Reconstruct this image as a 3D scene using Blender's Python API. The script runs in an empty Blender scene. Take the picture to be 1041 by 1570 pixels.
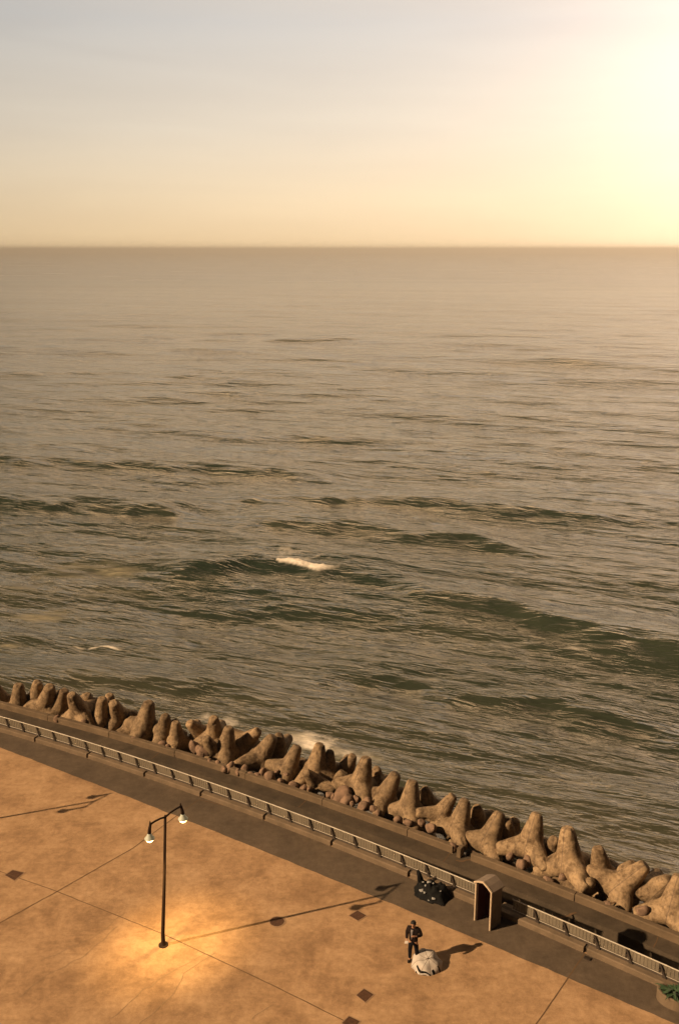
import bpy, bmesh, math, random
import numpy as np
from mathutils import Vector, Matrix, Quaternion, noise

random.seed(4)
C = bpy.context.scene.collection
S = bpy.context.scene
R = math.radians

# ------------------------------------------------------------------ camera, light, exposure
F, TH, H = 1500.0, math.atan(404 / 1500.0), 26.0
W0, H0 = 1041.0, 1570.0
cam_d = bpy.data.cameras.new('camera'); cam = bpy.data.objects.new('camera', cam_d); C.objects.link(cam)
cam.location = (0, 0, H); cam.rotation_euler = (R(90) - TH, 0, 0)
cam_d.sensor_fit = 'VERTICAL'; cam_d.sensor_height = 24.0; cam_d.lens = 24.0 * F / H0
cam_d.clip_start = 0.5; cam_d.clip_end = 400000
S.camera = cam
S.view_settings.view_transform = 'Standard'; S.view_settings.look = 'None'
S.view_settings.exposure = 0.55; S.view_settings.gamma = 1

SUN_EL = R(32.0)
LD = Vector((0.94 * math.cos(SUN_EL), 0.345 * math.cos(SUN_EL), -math.sin(SUN_EL))).normalized()
sun_d = bpy.data.lights.new('sun', 'SUN'); sun = bpy.data.objects.new('sun', sun_d); C.objects.link(sun)
sun_d.energy = 5.0; sun_d.angle = R(0.6); sun_d.color = (1.0, 0.70, 0.42)
sun.rotation_euler = LD.to_track_quat('-Z', 'Y').to_euler()
sun.location = (-40, -20, 60)

w = bpy.data.worlds.new('World'); S.world = w; w.use_nodes = True
nt = w.node_tree; nt.nodes.clear()
def N(t, ty, **k):
    n = t.nodes.new(ty)
    for a, b in k.items():
        if a.startswith('i_'): n.inputs[a[2:].replace('_', ' ')].default_value = b
        else: setattr(n, a, b)
    return n
def ML(t, op, a, b=None, c=None, clamp=False):
    n = t.nodes.new('ShaderNodeMath'); n.operation = op; n.use_clamp = clamp
    for i, v in enumerate((a, b, c)):
        if v is None: continue
        if isinstance(v, (int, float)): n.inputs[i].default_value = v
        else: t.links.new(v, n.inputs[i])
    return n.outputs[0]
def ramp(t, fac, stops, interp='LINEAR'):
    n = t.nodes.new('ShaderNodeValToRGB'); n.color_ramp.interpolation = interp
    e = n.color_ramp.elements
    while len(e) < len(stops): e.new(0.5)
    for i, (p, c) in enumerate(stops):
        e[i].position = p; e[i].color = (*c, 1) if len(c) == 3 else c
    t.links.new(fac, n.inputs[0]); return n.outputs[0]
def mixc(t, a, b, fac, mode='MIX'):
    n = t.nodes.new('ShaderNodeMix'); n.data_type = 'RGBA'; n.blend_type = mode
    for s, v in ((n.inputs[0], fac), (n.inputs[6], a), (n.inputs[7], b)):
        if isinstance(v, (int, float)): s.default_value = v
        elif isinstance(v, tuple): s.default_value = (*v, 1) if len(v) == 3 else v
        else: t.links.new(v, s)
    return n.outputs[2]

tc = N(nt, 'ShaderNodeTexCoord'); sep = N(nt, 'ShaderNodeSeparateXYZ'); nt.links.new(tc.outputs['Generated'], sep.inputs[0])
el = ML(nt, 'MAXIMUM', sep.outputs[2], 0.0)
base = ramp(nt, el, [(0.0, (0.63, 0.455, 0.255)), (0.045, (0.62, 0.485, 0.315)), (0.11, (0.55, 0.48, 0.38)), (0.20, (0.43, 0.415, 0.39)), (0.235, (0.46, 0.42, 0.37)),
                     (0.268, (2.9, 1.86, 0.92)), (0.36, (2.5, 1.52, 0.74)), (0.45, (0.24, 0.165, 0.10)), (0.58, (0.12, 0.095, 0.065)), (0.80, (0.06, 0.05, 0.038)), (1.0, (0.03, 0.03, 0.032))])
GD = Vector((math.sin(R(25)) * math.cos(R(6)), math.cos(R(25)) * math.cos(R(6)), math.sin(R(6))))
dt = N(nt, 'ShaderNodeVectorMath', operation='DOT_PRODUCT'); nt.links.new(tc.outputs['Generated'], dt.inputs[0]); dt.inputs[1].default_value = GD
dp = ML(nt, 'MAXIMUM', dt.outputs['Value'], 0.0)
g1 = ML(nt, 'MULTIPLY', ML(nt, 'POWER', dp, 60.0), 0.08)
g2 = ML(nt, 'MULTIPLY', ML(nt, 'POWER', dp, 7.0), 0.15)
GD2 = Vector((math.sin(R(28)) * math.cos(R(10)), math.cos(R(28)) * math.cos(R(10)), math.sin(R(10))))
GD3 = Vector((math.sin(R(34)) * math.cos(R(14)), math.cos(R(34)) * math.cos(R(14)), math.sin(R(14))))
dt2 = N(nt, 'ShaderNodeVectorMath', operation='DOT_PRODUCT'); nt.links.new(tc.outputs['Generated'], dt2.inputs[0]); dt2.inputs[1].default_value = GD2
g3 = ML(nt, 'MULTIPLY', ML(nt, 'POWER', ML(nt, 'MAXIMUM', dt2.outputs['Value'], 0.0), 36.0), 0.45)
dt3 = N(nt, 'ShaderNodeVectorMath', operation='DOT_PRODUCT'); nt.links.new(tc.outputs['Generated'], dt3.inputs[0]); dt3.inputs[1].default_value = GD3
g4 = ML(nt, 'MULTIPLY', ML(nt, 'POWER', ML(nt, 'MAXIMUM', dt3.outputs['Value'], 0.0), 200.0), 4.0)
glow = mixc(nt, (1.0, 0.74, 0.40), (0, 0, 0), 0.0)
def scale(col, f):
    n = N(nt, 'ShaderNodeVectorMath', operation='SCALE')
    if isinstance(col, tuple): n.inputs[0].default_value = col
    else: nt.links.new(col, n.inputs[0])
    if isinstance(f, (int, float)): n.inputs['Scale'].default_value = f
    else: nt.links.new(f, n.inputs['Scale'])
    return n.outputs[0]
def vadd(a, b):
    n = N(nt, 'ShaderNodeVectorMath', operation='ADD'); nt.links.new(a, n.inputs[0]); nt.links.new(b, n.inputs[1]); return n.outputs[0]
GH = Vector((math.sin(R(12)), math.cos(R(12)), 0.0))
dh = N(nt, 'ShaderNodeVectorMath', operation='DOT_PRODUCT'); nt.links.new(tc.outputs['Generated'], dh.inputs[0]); dh.inputs[1].default_value = GH
back = ramp(nt, ML(nt, 'MULTIPLY_ADD', dh.outputs['Value'], 0.5, 0.5), [(0.0, (0.03,) * 3), (0.6, (0.035,) * 3), (0.80, (0.08,) * 3), (0.875, (0.35,) * 3), (0.925, (0.80,) * 3), (1.0, (1.0,) * 3)])
sky = N(nt, 'ShaderNodeTexSky', sky_type='NISHITA', sun_disc=False)
sky.sun_elevation = SUN_EL; sky.sun_rotation = math.atan2(-LD.x, -LD.y)
sky.dust_density = 3
tot = vadd(vadd(scale((1.0, 0.70, 0.52), g3), scale((1.0, 0.66, 0.34), g4)), vadd(vadd(scale(base, back), scale((1.0, 0.78, 0.52), g1)), vadd(scale((1.0, 0.69, 0.46), g2), scale(sky.outputs[0], 0.004))))
# thin cloud streaks low over the horizon
cm = N(nt, 'ShaderNodeMapping'); cm.inputs['Scale'].default_value = (1.6, 1.6, 14.0); nt.links.new(tc.outputs['Generated'], cm.inputs[0])
cn = N(nt, 'ShaderNodeTexNoise'); cn.inputs['Scale'].default_value = 2.2; cn.inputs['Detail'].default_value = 7; cn.inputs['Distortion'].default_value = 0.5; nt.links.new(cm.outputs[0], cn.inputs[0])
tot = mixc(nt, tot, ramp(nt, cn.outputs[0], [(0.36, (0.972, 0.966, 0.968)), (0.62, (1.012, 1.012, 1.012))]), 1.0, 'MULTIPLY')
bg = N(nt, 'ShaderNodeBackground'); nt.links.new(tot, bg.inputs[0]); bg.inputs[1].default_value = 1.0
wo = N(nt, 'ShaderNodeOutputWorld'); nt.links.new(bg.outputs[0], wo.inputs[0])

# ------------------------------------------------------------------ helpers
def P(px, py, z=0.0):
    """world point on the level z seen at the photo's pixel (for laying things out)"""
    u = (px - W0 / 2) / F; v = (py - H0 / 2) / F
    d = Vector((u, math.cos(TH) - v * math.sin(TH), -math.sin(TH) - v * math.cos(TH)))
    return Vector((0, 0, H)) + d * ((z - H) / d.z)

def mat(name, col, rough=0.8, metal=0.0, var=None, vscale=3.0, bump=0.0, bscale=20.0, emit=None, spec=0.3, detail=6.0):
    m = bpy.data.materials.new(name); m.use_nodes = True; t = m.node_tree
    b = t.nodes['Principled BSDF']
    b.inputs['Roughness'].default_value = rough; b.inputs['Metallic'].default_value = metal
    b.inputs['Specular IOR Level'].default_value = spec
    c = t.nodes.new('ShaderNodeTexCoord')
    b.inputs['Base Color'].default_value = (*col, 1)
    if var:
        n = N(t, 'ShaderNodeTexNoise'); n.inputs['Scale'].default_value = vscale; n.inputs['Detail'].default_value = detail
        n.inputs['Roughness'].default_value = 0.65
        t.links.new(c.outputs['Object'], n.inputs[0])
        o = ramp(t, n.outputs[0], [(0.3, col), (0.7, var)])
        t.links.new(o, b.inputs['Base Color'])
    if bump:
        n = N(t, 'ShaderNodeTexNoise'); n.inputs['Scale'].default_value = bscale; n.inputs['Detail'].default_value = 5
        t.links.new(c.outputs['Object'], n.inputs[0])
        bp = N(t, 'ShaderNodeBump'); bp.inputs['Strength'].default_value = bump; bp.inputs['Distance'].default_value = 0.03
        t.links.new(n.outputs[0], bp.inputs['Height']); t.links.new(bp.outputs[0], b.inputs['Normal'])
    if emit:
        b.inputs['Emission Color'].default_value = (*emit[0], 1); b.inputs['Emission Strength'].default_value = emit[1]
    return m

def tag(o, label=None, cat=None, group=None, kind=None):
    if label: o['label'] = label
    if cat: o['category'] = cat
    if group: o['group'] = group
    if kind: o['kind'] = kind
    return o
def link(name, me, m, parent=None, smooth=False, loc=None):
    o = bpy.data.objects.new(name, me); C.objects.link(o)
    if m and not me.materials: me.materials.append(m)
    if smooth:
        me.polygons.foreach_set('use_smooth', [True] * len(me.polygons))
    if parent: o.parent = parent
    if loc is not None: o.location = loc
    return o
def obj(name, bm, m, parent=None, smooth=False, loc=None):
    bmesh.ops.recalc_face_normals(bm, faces=bm.faces)
    me = bpy.data.meshes.new(name); bm.to_mesh(me); bm.free()
    return link(name, me, m, parent, smooth, loc)
def empty(name, loc, rz=0.0):
    o = bpy.data.objects.new(name, None); C.objects.link(o); o.location = loc; o.rotation_euler = (0, 0, rz)
    o.empty_display_size = 0.3; return o
def box(bm, x0, x1, y0, y1, z0, z1, M=None, bev=0.0):
    r = bmesh.ops.create_cube(bm, size=1.0)
    for v in r['verts']:
        v.co = Vector(((x0 + x1) / 2 + v.co.x * (x1 - x0), (y0 + y1) / 2 + v.co.y * (y1 - y0), (z0 + z1) / 2 + v.co.z * (z1 - z0)))
    vs = r['verts']
    if bev:
        es = list({e for v in vs for e in v.link_edges})
        q = bmesh.ops.bevel(bm, geom=es, offset=bev, segments=2, affect='EDGES'); vs = list({v for f in q['faces'] for v in f.verts} | {v for v in vs if v.is_valid})
    if M is not None:
        for v in vs:
            if v.is_valid: v.co = M @ v.co
def tube(bm, pts, rad, seg=10, caps=True):
    pts = [Vector(p) for p in pts]; n = len(pts)
    if not isinstance(rad, (list, tuple)): rad = [rad] * n
    rings = []
    for i, p in enumerate(pts):
        d = (pts[min(i + 1, n - 1)] - pts[max(i - 1, 0)]).normalized()
        a = d.orthogonal().normalized() if i == 0 else (pa - d * pa.dot(d)).normalized()
        pa = a; b = d.cross(a)
        rings.append([bm.verts.new(p + (a * math.cos(2 * math.pi * k / seg) + b * math.sin(2 * math.pi * k / seg)) * rad[i]) for k in range(seg)])
    for r0, r1 in zip(rings, rings[1:]):
        for k in range(seg): bm.faces.new((r0[k], r0[(k + 1) % seg], r1[(k + 1) % seg], r1[k]))
    if caps: bm.faces.new(rings[0][::-1]); bm.faces.new(rings[-1])
def lathe(bm, prof, seg=24, M=Matrix()):
    rings = []
    for r, z in prof:
        rings.append([bm.verts.new(M @ Vector((r * math.cos(2 * math.pi * k / seg), r * math.sin(2 * math.pi * k / seg), z))) for k in range(seg)])
    for r0, r1 in zip(rings, rings[1:]):
        for k in range(seg): bm.faces.new((r0[k], r0[(k + 1) % seg], r1[(k + 1) % seg], r1[k]))

# promenade line: foot of the kerb
KX = np.array([-16.58, -10.72, -7.06, -3.71, -0.37, 2.79, 9.3, 11.46]); KY = np.array([48.33, 44.96, 42.73, 40.8, 38.71, 36.61, 31.59, 30.11])
KC = np.polyfit(KX, KY, 2)
def K0(x):
    xl = min(max(x, -20.0), 14.0); y = np.polyval(KC, xl); s = 2 * KC[0] * xl + KC[1]
    return float(y + s * (x - xl)), float(s)
def K(x, n=0.0, z=0.0):
    y, s = K0(x); t = Vector((1, s, 0)).normalized(); nn = Vector((-t.y, t.x, 0))
    return Vector((x, y, 0)) + nn * n + Vector((0, 0, z))
def Kt(x):
    s = K0(x)[1]; return Vector((1, s, 0)).normalized()
def sweep(bm, prof, x0, x1, step=0.5, closed=False, caps=False, jit=0.0):
    cnt = max(2, int(abs(x1 - x0) / step) + 1); rows = []
    for i in range(cnt):
        x = x0 + (x1 - x0) * i / (cnt - 1)
        rows.append([bm.verts.new(K(x, n + (random.uniform(-jit, jit) if jit else 0), z + (random.uniform(-jit, jit) if jit else 0))) for n, z in prof])
    m = len(prof)
    for a, b in zip(rows, rows[1:]):
        for k in range(m if closed else m - 1): bm.faces.new((a[k], a[(k + 1) % m], b[(k + 1) % m], b[k]))
    if caps and closed: bm.faces.new(rows[0]); bm.faces.new(rows[-1][::-1])

# ------------------------------------------------------------------ materials
def plaza_mat(name, c1, c2, c3, rough=0.75):
    m = bpy.data.materials.new(name); m.use_nodes = True; t = m.node_tree; b = t.nodes['Principled BSDF']
    c = N(t, 'ShaderNodeTexCoord').outputs['Object']
    def nz(s, d=6, r=0.6, dist=0.0, sc=(1, 1, 1), rz=0.0):
        mp = N(t, 'ShaderNodeMapping'); mp.inputs['Scale'].default_value = sc; mp.inputs['Rotation'].default_value = (0, 0, rz); t.links.new(c, mp.inputs[0])
        n = N(t, 'ShaderNodeTexNoise'); n.inputs['Scale'].default_value = s; n.inputs['Detail'].default_value = d
        n.inputs['Roughness'].default_value = r; n.inputs['Distortion'].default_value = dist; t.links.new(mp.outputs[0], n.inputs[0]); return n.outputs[0]
    a = ramp(t, nz(0.55, 10, 0.68, 0.3), [(0.36, c1), (0.5, c2), (0.66, c3)])
    sm = ramp(t, nz(3.2, 8, 0.75, 0.2), [(0.32, (0.74, 0.72, 0.70)), (0.62, (1.05, 1.05, 1.05))])
    a = mixc(t, a, sm, 1.0, 'MULTIPLY')
    st = ramp(t, nz(0.7, 5, 0.6, 0.2, (1, 6, 1), R(-42)), [(0.35, (0.82, 0.81, 0.79)), (0.55, (1, 1, 1))])
    a = mixc(t, a, st, 0.4, 'MULTIPLY')
    fine = ramp(t, nz(28, 3, 0.7), [(0.3, (0.86, 0.86, 0.86)), (0.7, (1.1, 1.1, 1.1))])
    a = mixc(t, a, fine, 0.8, 'MULTIPLY')
    t.links.new(a, b.inputs['Base Color']); b.inputs['Specular IOR Level'].default_value = 0.25
    rr = ramp(t, nz(0.5, 6), [(0.35, (rough - .12,) * 3), (0.65, (rough + .1,) * 3)]); t.links.new(rr, b.inputs['Roughness'])
    bp = N(t, 'ShaderNodeBump'); bp.inputs['Strength'].default_value = 0.35; bp.inputs['Distance'].default_value = 0.02
    t.links.new(nz(9, 8, 0.7), bp.inputs['Height']); t.links.new(bp.outputs[0], b.inputs['Normal'])
    return m
M = {}
M['plaza'] = plaza_mat('plaza_concrete', (0.275, 0.165, 0.084), (0.38, 0.235, 0.122), (0.46, 0.295, 0.160))
M['strip'] = plaza_mat('promenade_strip', (0.088, 0.065, 0.044), (0.108, 0.08, 0.054), (0.13, 0.095, 0.064))
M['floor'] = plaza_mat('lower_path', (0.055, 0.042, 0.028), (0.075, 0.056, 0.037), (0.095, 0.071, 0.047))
M['joint'] = mat('joint', (0.12, 0.07, 0.035), 0.95)
M['crack'] = mat('crack', (0.27, 0.18, 0.10), 0.95)
M['kerb'] = mat('kerb_concrete', (0.105, 0.075, 0.046), 0.85, var=(0.17, 0.12, 0.075), vscale=1.6, bump=0.5, bscale=12)
M['dark_conc'] = mat('dark_concrete', (0.05, 0.038, 0.026), 0.9, var=(0.09, 0.065, 0.045), vscale=2.5)  # dark tone; on the kerb top it stands in for shade
M['wall'] = mat('sea_wall', (0.09, 0.07, 0.05), 0.9, var=(0.16, 0.12, 0.085), vscale=1.2, bump=0.4)
M['ledge'] = mat('ledge_concrete', (0.09, 0.062, 0.036), 0.9, var=(0.155, 0.107, 0.063), vscale=1.1, bump=0.6, bscale=8)
M['rubble'] = mat('rubble', (0.03, 0.022, 0.015), 0.95, var=(0.09, 0.065, 0.045), vscale=3, bump=0.8, bscale=6)
def tetra_mat():
    m = bpy.data.materials.new('tetrapod_concrete'); m.use_nodes = True; t = m.node_tree; b = t.nodes['Principled BSDF']
    oi = N(t, 'ShaderNodeObjectInfo'); c = N(t, 'ShaderNodeTexCoord').outputs['Object']
    ad = N(t, 'ShaderNodeVectorMath', operation='ADD'); t.links.new(c, ad.inputs[0])
    sc = N(t, 'ShaderNodeVectorMath', operation='SCALE'); sc.inputs[0].default_value = (40, 31, 17); t.links.new(oi.outputs['Random'], sc.inputs['Scale']); t.links.new(sc.outputs[0], ad.inputs[1])
    n = N(t, 'ShaderNodeTexNoise'); n.inputs['Scale'].default_value = 1.5; n.inputs['Detail'].default_value = 8; n.inputs['Roughness'].default_value = 0.68; t.links.new(ad.outputs[0], n.inputs[0])
    a = ramp(t, n.outputs[0], [(0.3, (0.125, 0.085, 0.048)), (0.48, (0.225, 0.155, 0.088)), (0.7, (0.32, 0.225, 0.130))])
    n2 = N(t, 'ShaderNodeTexNoise'); n2.inputs['Scale'].default_value = 9; n2.inputs['Detail'].default_value = 6; t.links.new(ad.outputs[0], n2.inputs[0])
    a = mixc(t, a, ramp(t, n2.outputs[0], [(0.35, (0.6, 0.58, 0.55)), (0.55, (1, 1, 1))]), 0.7, 'MULTIPLY')
    sx = N(t, 'ShaderNodeSeparateXYZ'); t.links.new(c, sx.inputs[0])
    seam = ML(t, 'LESS_THAN', ML(t, 'ABSOLUTE', ML(t, 'ADD', sx.outputs[1], ML(t, 'MULTIPLY', n2.outputs[0], 0.02))), 0.022)
    a = mixc(t, a, (0.09, 0.06, 0.04), ML(t, 'MULTIPLY', seam, 0.6))
    n3 = N(t, 'ShaderNodeTexNoise'); n3.inputs['Scale'].default_value = 2.6; n3.inputs['Detail'].default_value = 9; n3.inputs['Roughness'].default_value = 0.75; t.links.new(ad.outputs[0], n3.inputs[0])
    a = mixc(t, a, ramp(t, n3.outputs[0], [(0.40, (0.42, 0.38, 0.33)), (0.50, (0.95, 0.95, 0.95)), (0.66, (1.15, 1.12, 1.05))]), 0.9, 'MULTIPLY')
    br = ML(t, 'MULTIPLY_ADD', oi.outputs['Random'], 0.45, 0.82)
    s2 = N(t, 'ShaderNodeVectorMath', operation='SCALE'); t.links.new(a, s2.inputs[0]); t.links.new(br, s2.inputs['Scale'])
    t.links.new(s2.outputs[0], b.inputs['Base Color']); b.inputs['Roughness'].default_value = 0.82; b.inputs['Specular IOR Level'].default_value = 0.3
    bp = N(t, 'ShaderNodeBump'); bp.inputs['Strength'].default_value = 0.6; bp.inputs['Distance'].default_value = 0.04
    t.links.new(n2.outputs[0], bp.inputs['Height']); t.links.new(bp.outputs[0], b.inputs['Normal'])
    return m
M['tetra'] = tetra_mat()
M['rock'] = mat('boulder', (0.10, 0.065, 0.042), 0.9, var=(0.27, 0.17, 0.11), vscale=2.2, bump=0.7, bscale=9)
M['rail'] = mat('rail_metal', (0.50, 0.44, 0.35), 0.5, 0.0, var=(0.28, 0.24, 0.18), vscale=2, spec=0.5)
M['wire'] = mat('wire', (0.22, 0.185, 0.135), 0.6)
M['post'] = mat('post_metal', (0.035, 0.025, 0.018), 0.6)
M['dark_metal'] = mat('lamp_metal', (0.028, 0.017, 0.011), 0.8, 0.0, spec=0.1)
M['shade'] = mat('lamp_shade', (0.34, 0.36, 0.30), 0.5, emit=((1.0, 0.78, 0.42), 0.06))
M['bulb'] = mat('lamp_glass', (1, 0.9, 0.7), 0.4, emit=((1.0, 0.64, 0.22), 12.0))
M['cream'] = mat('kiosk_trim', (0.50, 0.39, 0.27), 0.7, var=(0.36, 0.27, 0.18), vscale=5)
M['kiosk'] = mat('kiosk_wall', (0.10, 0.08, 0.055), 0.75, var=(0.16, 0.125, 0.09), vscale=3, bump=0.2)
M['kroof'] = mat('kiosk_roof', (0.13, 0.10, 0.075), 0.7, var=(0.20, 0.15, 0.11), vscale=3)
M['maroon'] = mat('kiosk_inside', (0.030, 0.006, 0.004), 0.8, var=(0.05, 0.010, 0.006), vscale=4)
M['iron'] = mat('cover_iron', (0.05, 0.024, 0.012), 0.85, var=(0.10, 0.045, 0.022), vscale=9, bump=0.6, bscale=30)
M['iron_frame'] = mat('cover_frame', (0.33, 0.21, 0.12), 0.85, var=(0.25, 0.155, 0.085), vscale=6)
M['black'] = mat('black_cloth', (0.004, 0.004, 0.0045), 0.8, var=(0.010, 0.010, 0.009), vscale=5, bump=0.3, spec=0.1)
M['trousers'] = mat('trousers', (0.006, 0.006, 0.008), 0.85, spec=0.1)
M['jacket'] = mat('jacket', (0.007, 0.005, 0.005), 0.8, var=(0.018, 0.010, 0.008), vscale=6, spec=0.1)
M['skin'] = mat('skin', (0.36, 0.19, 0.11), 0.6)
M['hair'] = mat('hair', (0.010, 0.007, 0.005), 0.7)
M['shirt'] = mat('shirt', (0.34, 0.31, 0.30), 0.8)
M['white'] = mat('white_fabric', (0.48, 0.43, 0.37), 0.75, var=(0.36, 0.31, 0.26), vscale=4)
M['offwhite'] = mat('pale_things', (0.26, 0.25, 0.235), 0.7)
M['leaf'] = mat('leaf', (0.025, 0.055, 0.02), 0.6, var=(0.05, 0.09, 0.04), vscale=6, spec=0.5)
M['soil'] = mat('soil', (0.02, 0.015, 0.01), 0.95)
def mesh_panel_mat():
    m = bpy.data.materials.new('wire_mesh'); m.use_nodes = True; t = m.node_tree; b = t.nodes['Principled BSDF']
    c = N(t, 'ShaderNodeTexCoord').outputs['UV']
    b.inputs['Base Color'].default_value = (0.21, 0.175, 0.125, 1); b.inputs['Roughness'].default_value = 0.5
    wv = N(t, 'ShaderNodeTexNoise'); wv.inputs['Scale'].default_value = 1.3; wv.inputs['Detail'].default_value = 4
    oc = N(t, 'ShaderNodeTexCoord').outputs['Object']; t.links.new(oc, wv.inputs[0])
    al = ramp(t, wv.outputs[0], [(0.3, (0.45,) * 3), (0.7, (0.8,) * 3)])
    t.links.new(al, b.inputs['Alpha'])
    return m
M['panel'] = mesh_panel_mat()

# ------------------------------------------------------------------ water
SEA = -6.0
def make_sea():
    # fan of rows (distance from the shore) x columns, finer near the shore
    py = np.concatenate([np.linspace(1420, 430, 780), np.linspace(429, 388, 90), np.linspace(387.5, 381.35, 30)])
    u0 = np.tan(np.linspace(-1.0, 1.0, 860) * 0.40)
    uw = np.concatenate([np.linspace(-2.6, u0[0], 90, endpoint=False), u0, np.linspace(u0[-1], 2.6, 91)[1:]])
    v = (py - 785) / F
    dyy = math.cos(TH) - v * math.sin(TH); dz = -math.sin(TH) - v * math.cos(TH)
    t = (SEA - H) / dz
    Y = (t * dyy)[:, None] * np.ones_like(uw)[None, :]
    X = (t * dyy)[:, None] * uw[None, :]
    rs = np.gradient((t * dyy))[:, None] * np.ones_like(uw)[None, :]
    cs = np.abs(np.gradient(uw))[None, :] * (t * dyy)[:, None]
    Z = np.zeros_like(X); DX = np.zeros_like(X); DY = np.zeros_like(X)
    rng = np.random.RandomState(11)
    n = 110
    lam = np.exp(np.linspace(math.log(1.3), math.log(62), n))
    for i, l in enumerate(lam):
        spread = 0.42 if l < 5 else (0.26 if l < 30 else 0.12)
        a0 = math.atan2(-0.93, -0.36) + rng.randn() * spread
        dx, dy = math.cos(a0), math.sin(a0); k = 2 * math.pi / l
        st = 0.024 if l < 6 else (0.019 if l < 20 else 0.013)
        A = st * l / (2 * math.pi) * (0.7 + 0.6 * rng.rand())
        if l > 35: A *= 0.75
        filt = np.clip((l / np.maximum(rs, cs) - 2.0) / 2.5, 0, 1)
        ph = k * (X * dx + Y * dy) + rng.rand() * 6.283
        env = 1.0
        if l < 20:   # groups of waves
            env = 0.65 + 0.5 * np.sin((X * dy - Y * dx) * k * 0.11 + rng.rand() * 6) * np.sin((X * dx + Y * dy) * k * 0.07 + rng.rand() * 6)
        c_, s_ = np.cos(ph), np.sin(ph)
        Z += A * filt * env * c_; DX -= A * filt * env * dx * s_; DY -= A * filt * env * dy * s_
    # two long swells running in at the shore, one of them starting to break
    def ridge(pts, hgt, wf, wb, z=SEA):
        q = [P(a, b, z) for a, b in pts]
        qx = np.array([p.x for p in q]); qy = np.array([p.y for p in q])
        yc = np.interp(X, qx, qy)
        # smooth the polyline
        for o in (-1.6, 1.6, -3.2, 3.2): yc = yc + np.interp(X + o, qx, qy)
        yc /= 5
        yc = yc + 0.5 * np.sin(X * 0.55) + 0.25 * np.sin(X * 1.3 + 1)
        d = (Y - yc) * 0.86
        e = np.clip((X - qx[0]) / 8, 0, 1) * np.clip((qx[-1] - X) / 9, 0, 1)
        e = e * e * (3 - 2 * e)
        f = np.where(d < 0, np.exp(-(d / wf) ** 2), np.exp(-(d / wb) ** 2))
        return hgt * e * f, d
    r1, d1 = ridge([(200, 885), (300, 876), (420, 868), (540, 885), (700, 922), (850, 962), (1100, 1015), (1400, 1090)], 0.92, 2.1, 6.0)
    r2, _ = ridge([(-200, 775), (10, 777), (200, 783), (330, 795)], 0.85, 1.8, 6)
    r3, _ = ridge([(330, 800), (520, 806), (720, 832), (860, 850)], 0.8, 1.8, 6)
    r4, _ = ridge([(420, 1015), (560, 1030), (760, 1062), (1100, 1120)], 0.6, 1.5, 4.5)
    r5, _ = ridge([(-100, 700), (100, 706), (320, 722), (560, 735)], 0.75, 2.0, 7)
    r6, _ = ridge([(300, 760), (600, 770), (900, 790), (1200, 810)], 0.65, 2.0, 7)
    r7, _ = ridge([(-120, 1040), (100, 1035), (330, 1050), (480, 1075)], 0.35, 1.4, 3.5)
    Z += r1 + r2 + r3 + r4 + r5 + r6 + r7
    dist = np.hypot(X, Y)
    # foam
    def vn(x, y, s, seed):
        r = np.random.RandomState(seed); g = r.rand(64, 64)
        a = x * s; b = y * s; ia = np.floor(a).astype(int); ib = np.floor(b).astype(int); fa = a - ia; fb = b - ib
        fa = fa * fa * (3 - 2 * fa); fb = fb * fb * (3 - 2 * fb)
        G = lambda i, j: g[i % 64, j % 64]
        return (G(ia, ib) * (1 - fa) + G(ia + 1, ib) * fa) * (1 - fb) + (G(ia, ib + 1) * (1 - fa) + G(ia + 1, ib + 1) * fa) * fb
    def fbm(x, y, s, seed, o=5):
        v = 0; a = 0.5
        for k in range(o): v = v + a * vn(x, y, s * 2 ** k, seed + k); a *= 0.55
        return v
    XX, YY = X + DX, Y + DY
    nf = fbm(XX, YY, 0.9, 3); nl = fbm(XX, YY * 1.6, 0.22, 9)
    bx0, bx1 = P(419, 872, SEA).x, P(545, 885, SEA).x
    run = np.clip((XX - bx0) / 0.6, 0, 1) * np.clip((bx1 - XX) / 4.0, 0, 1)
    wdt = 0.18 + 0.55 * np.clip((XX - bx0) / 3.0, 0, 1) * np.clip((bx1 - XX) / 4.5, 0.25, 1)
    brk = run * np.exp(-((d1 + 0.35 + 0.5 * (nl - 0.5)) / wdt) ** 4) 
    foam = np.clip(brk * 3.0 * (0.25 + nf) - 0.95, 0, 1)
    Z += foam * (0.10 + 0.35 * (nf - 0.4))
    streak = run * np.exp(-((d1 - 2.0) / 3.0) ** 2) * np.clip((nf - 0.56) * 5, 0, 1) * 0.3
    foam = np.maximum(foam, streak)
    def patch(px, pyy, rx, ry, thr, gain, nn=nl, rot=0.0):
        c = P(px, pyy, SEA); ax = XX - c.x; ay = YY - c.y
        m_ = np.exp(-((ax * math.cos(rot) + ay * math.sin(rot)) / rx) ** 2 - ((-ax * math.sin(rot) + ay * math.cos(rot)) / ry) ** 2)
        return np.clip(m_ * 1.3 * (nn * 0.6 + nf * 0.6) - thr, 0, 1) * gain
    soft = np.zeros_like(X)
    for a in [(130, 876, 9, 3.6, 0.40, 1.6), (40, 900, 6, 3.0, 0.5, 1.2), (70, 938, 5, 2.2, 0.45, 1.8), (170, 905, 6, 2.5, 0.55, 1.2), (20, 985, 1.6, .8, 0.3, 2.0), (60, 820, 10, 4, .6, .8),
              (510, 1150, 3.2, 1.4, 0.22, 2.0, nf, -0.5), (460, 1130, 2.2, 1.0, .3, 1.6, nf, -0.5), (560, 1160, 2.5, 1.0, .35, 1.4, nf, -.5), (1020, 1340, 2, 1, .4, 1.2, nf)]:
        soft = np.maximum(soft, patch(*a))
    # thin line of broken water
    foam = np.maximum(foam, patch(500, 1143, 4.2, 2.0, 0.50, 2.4, nf, -0.5) * 0.75)
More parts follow.
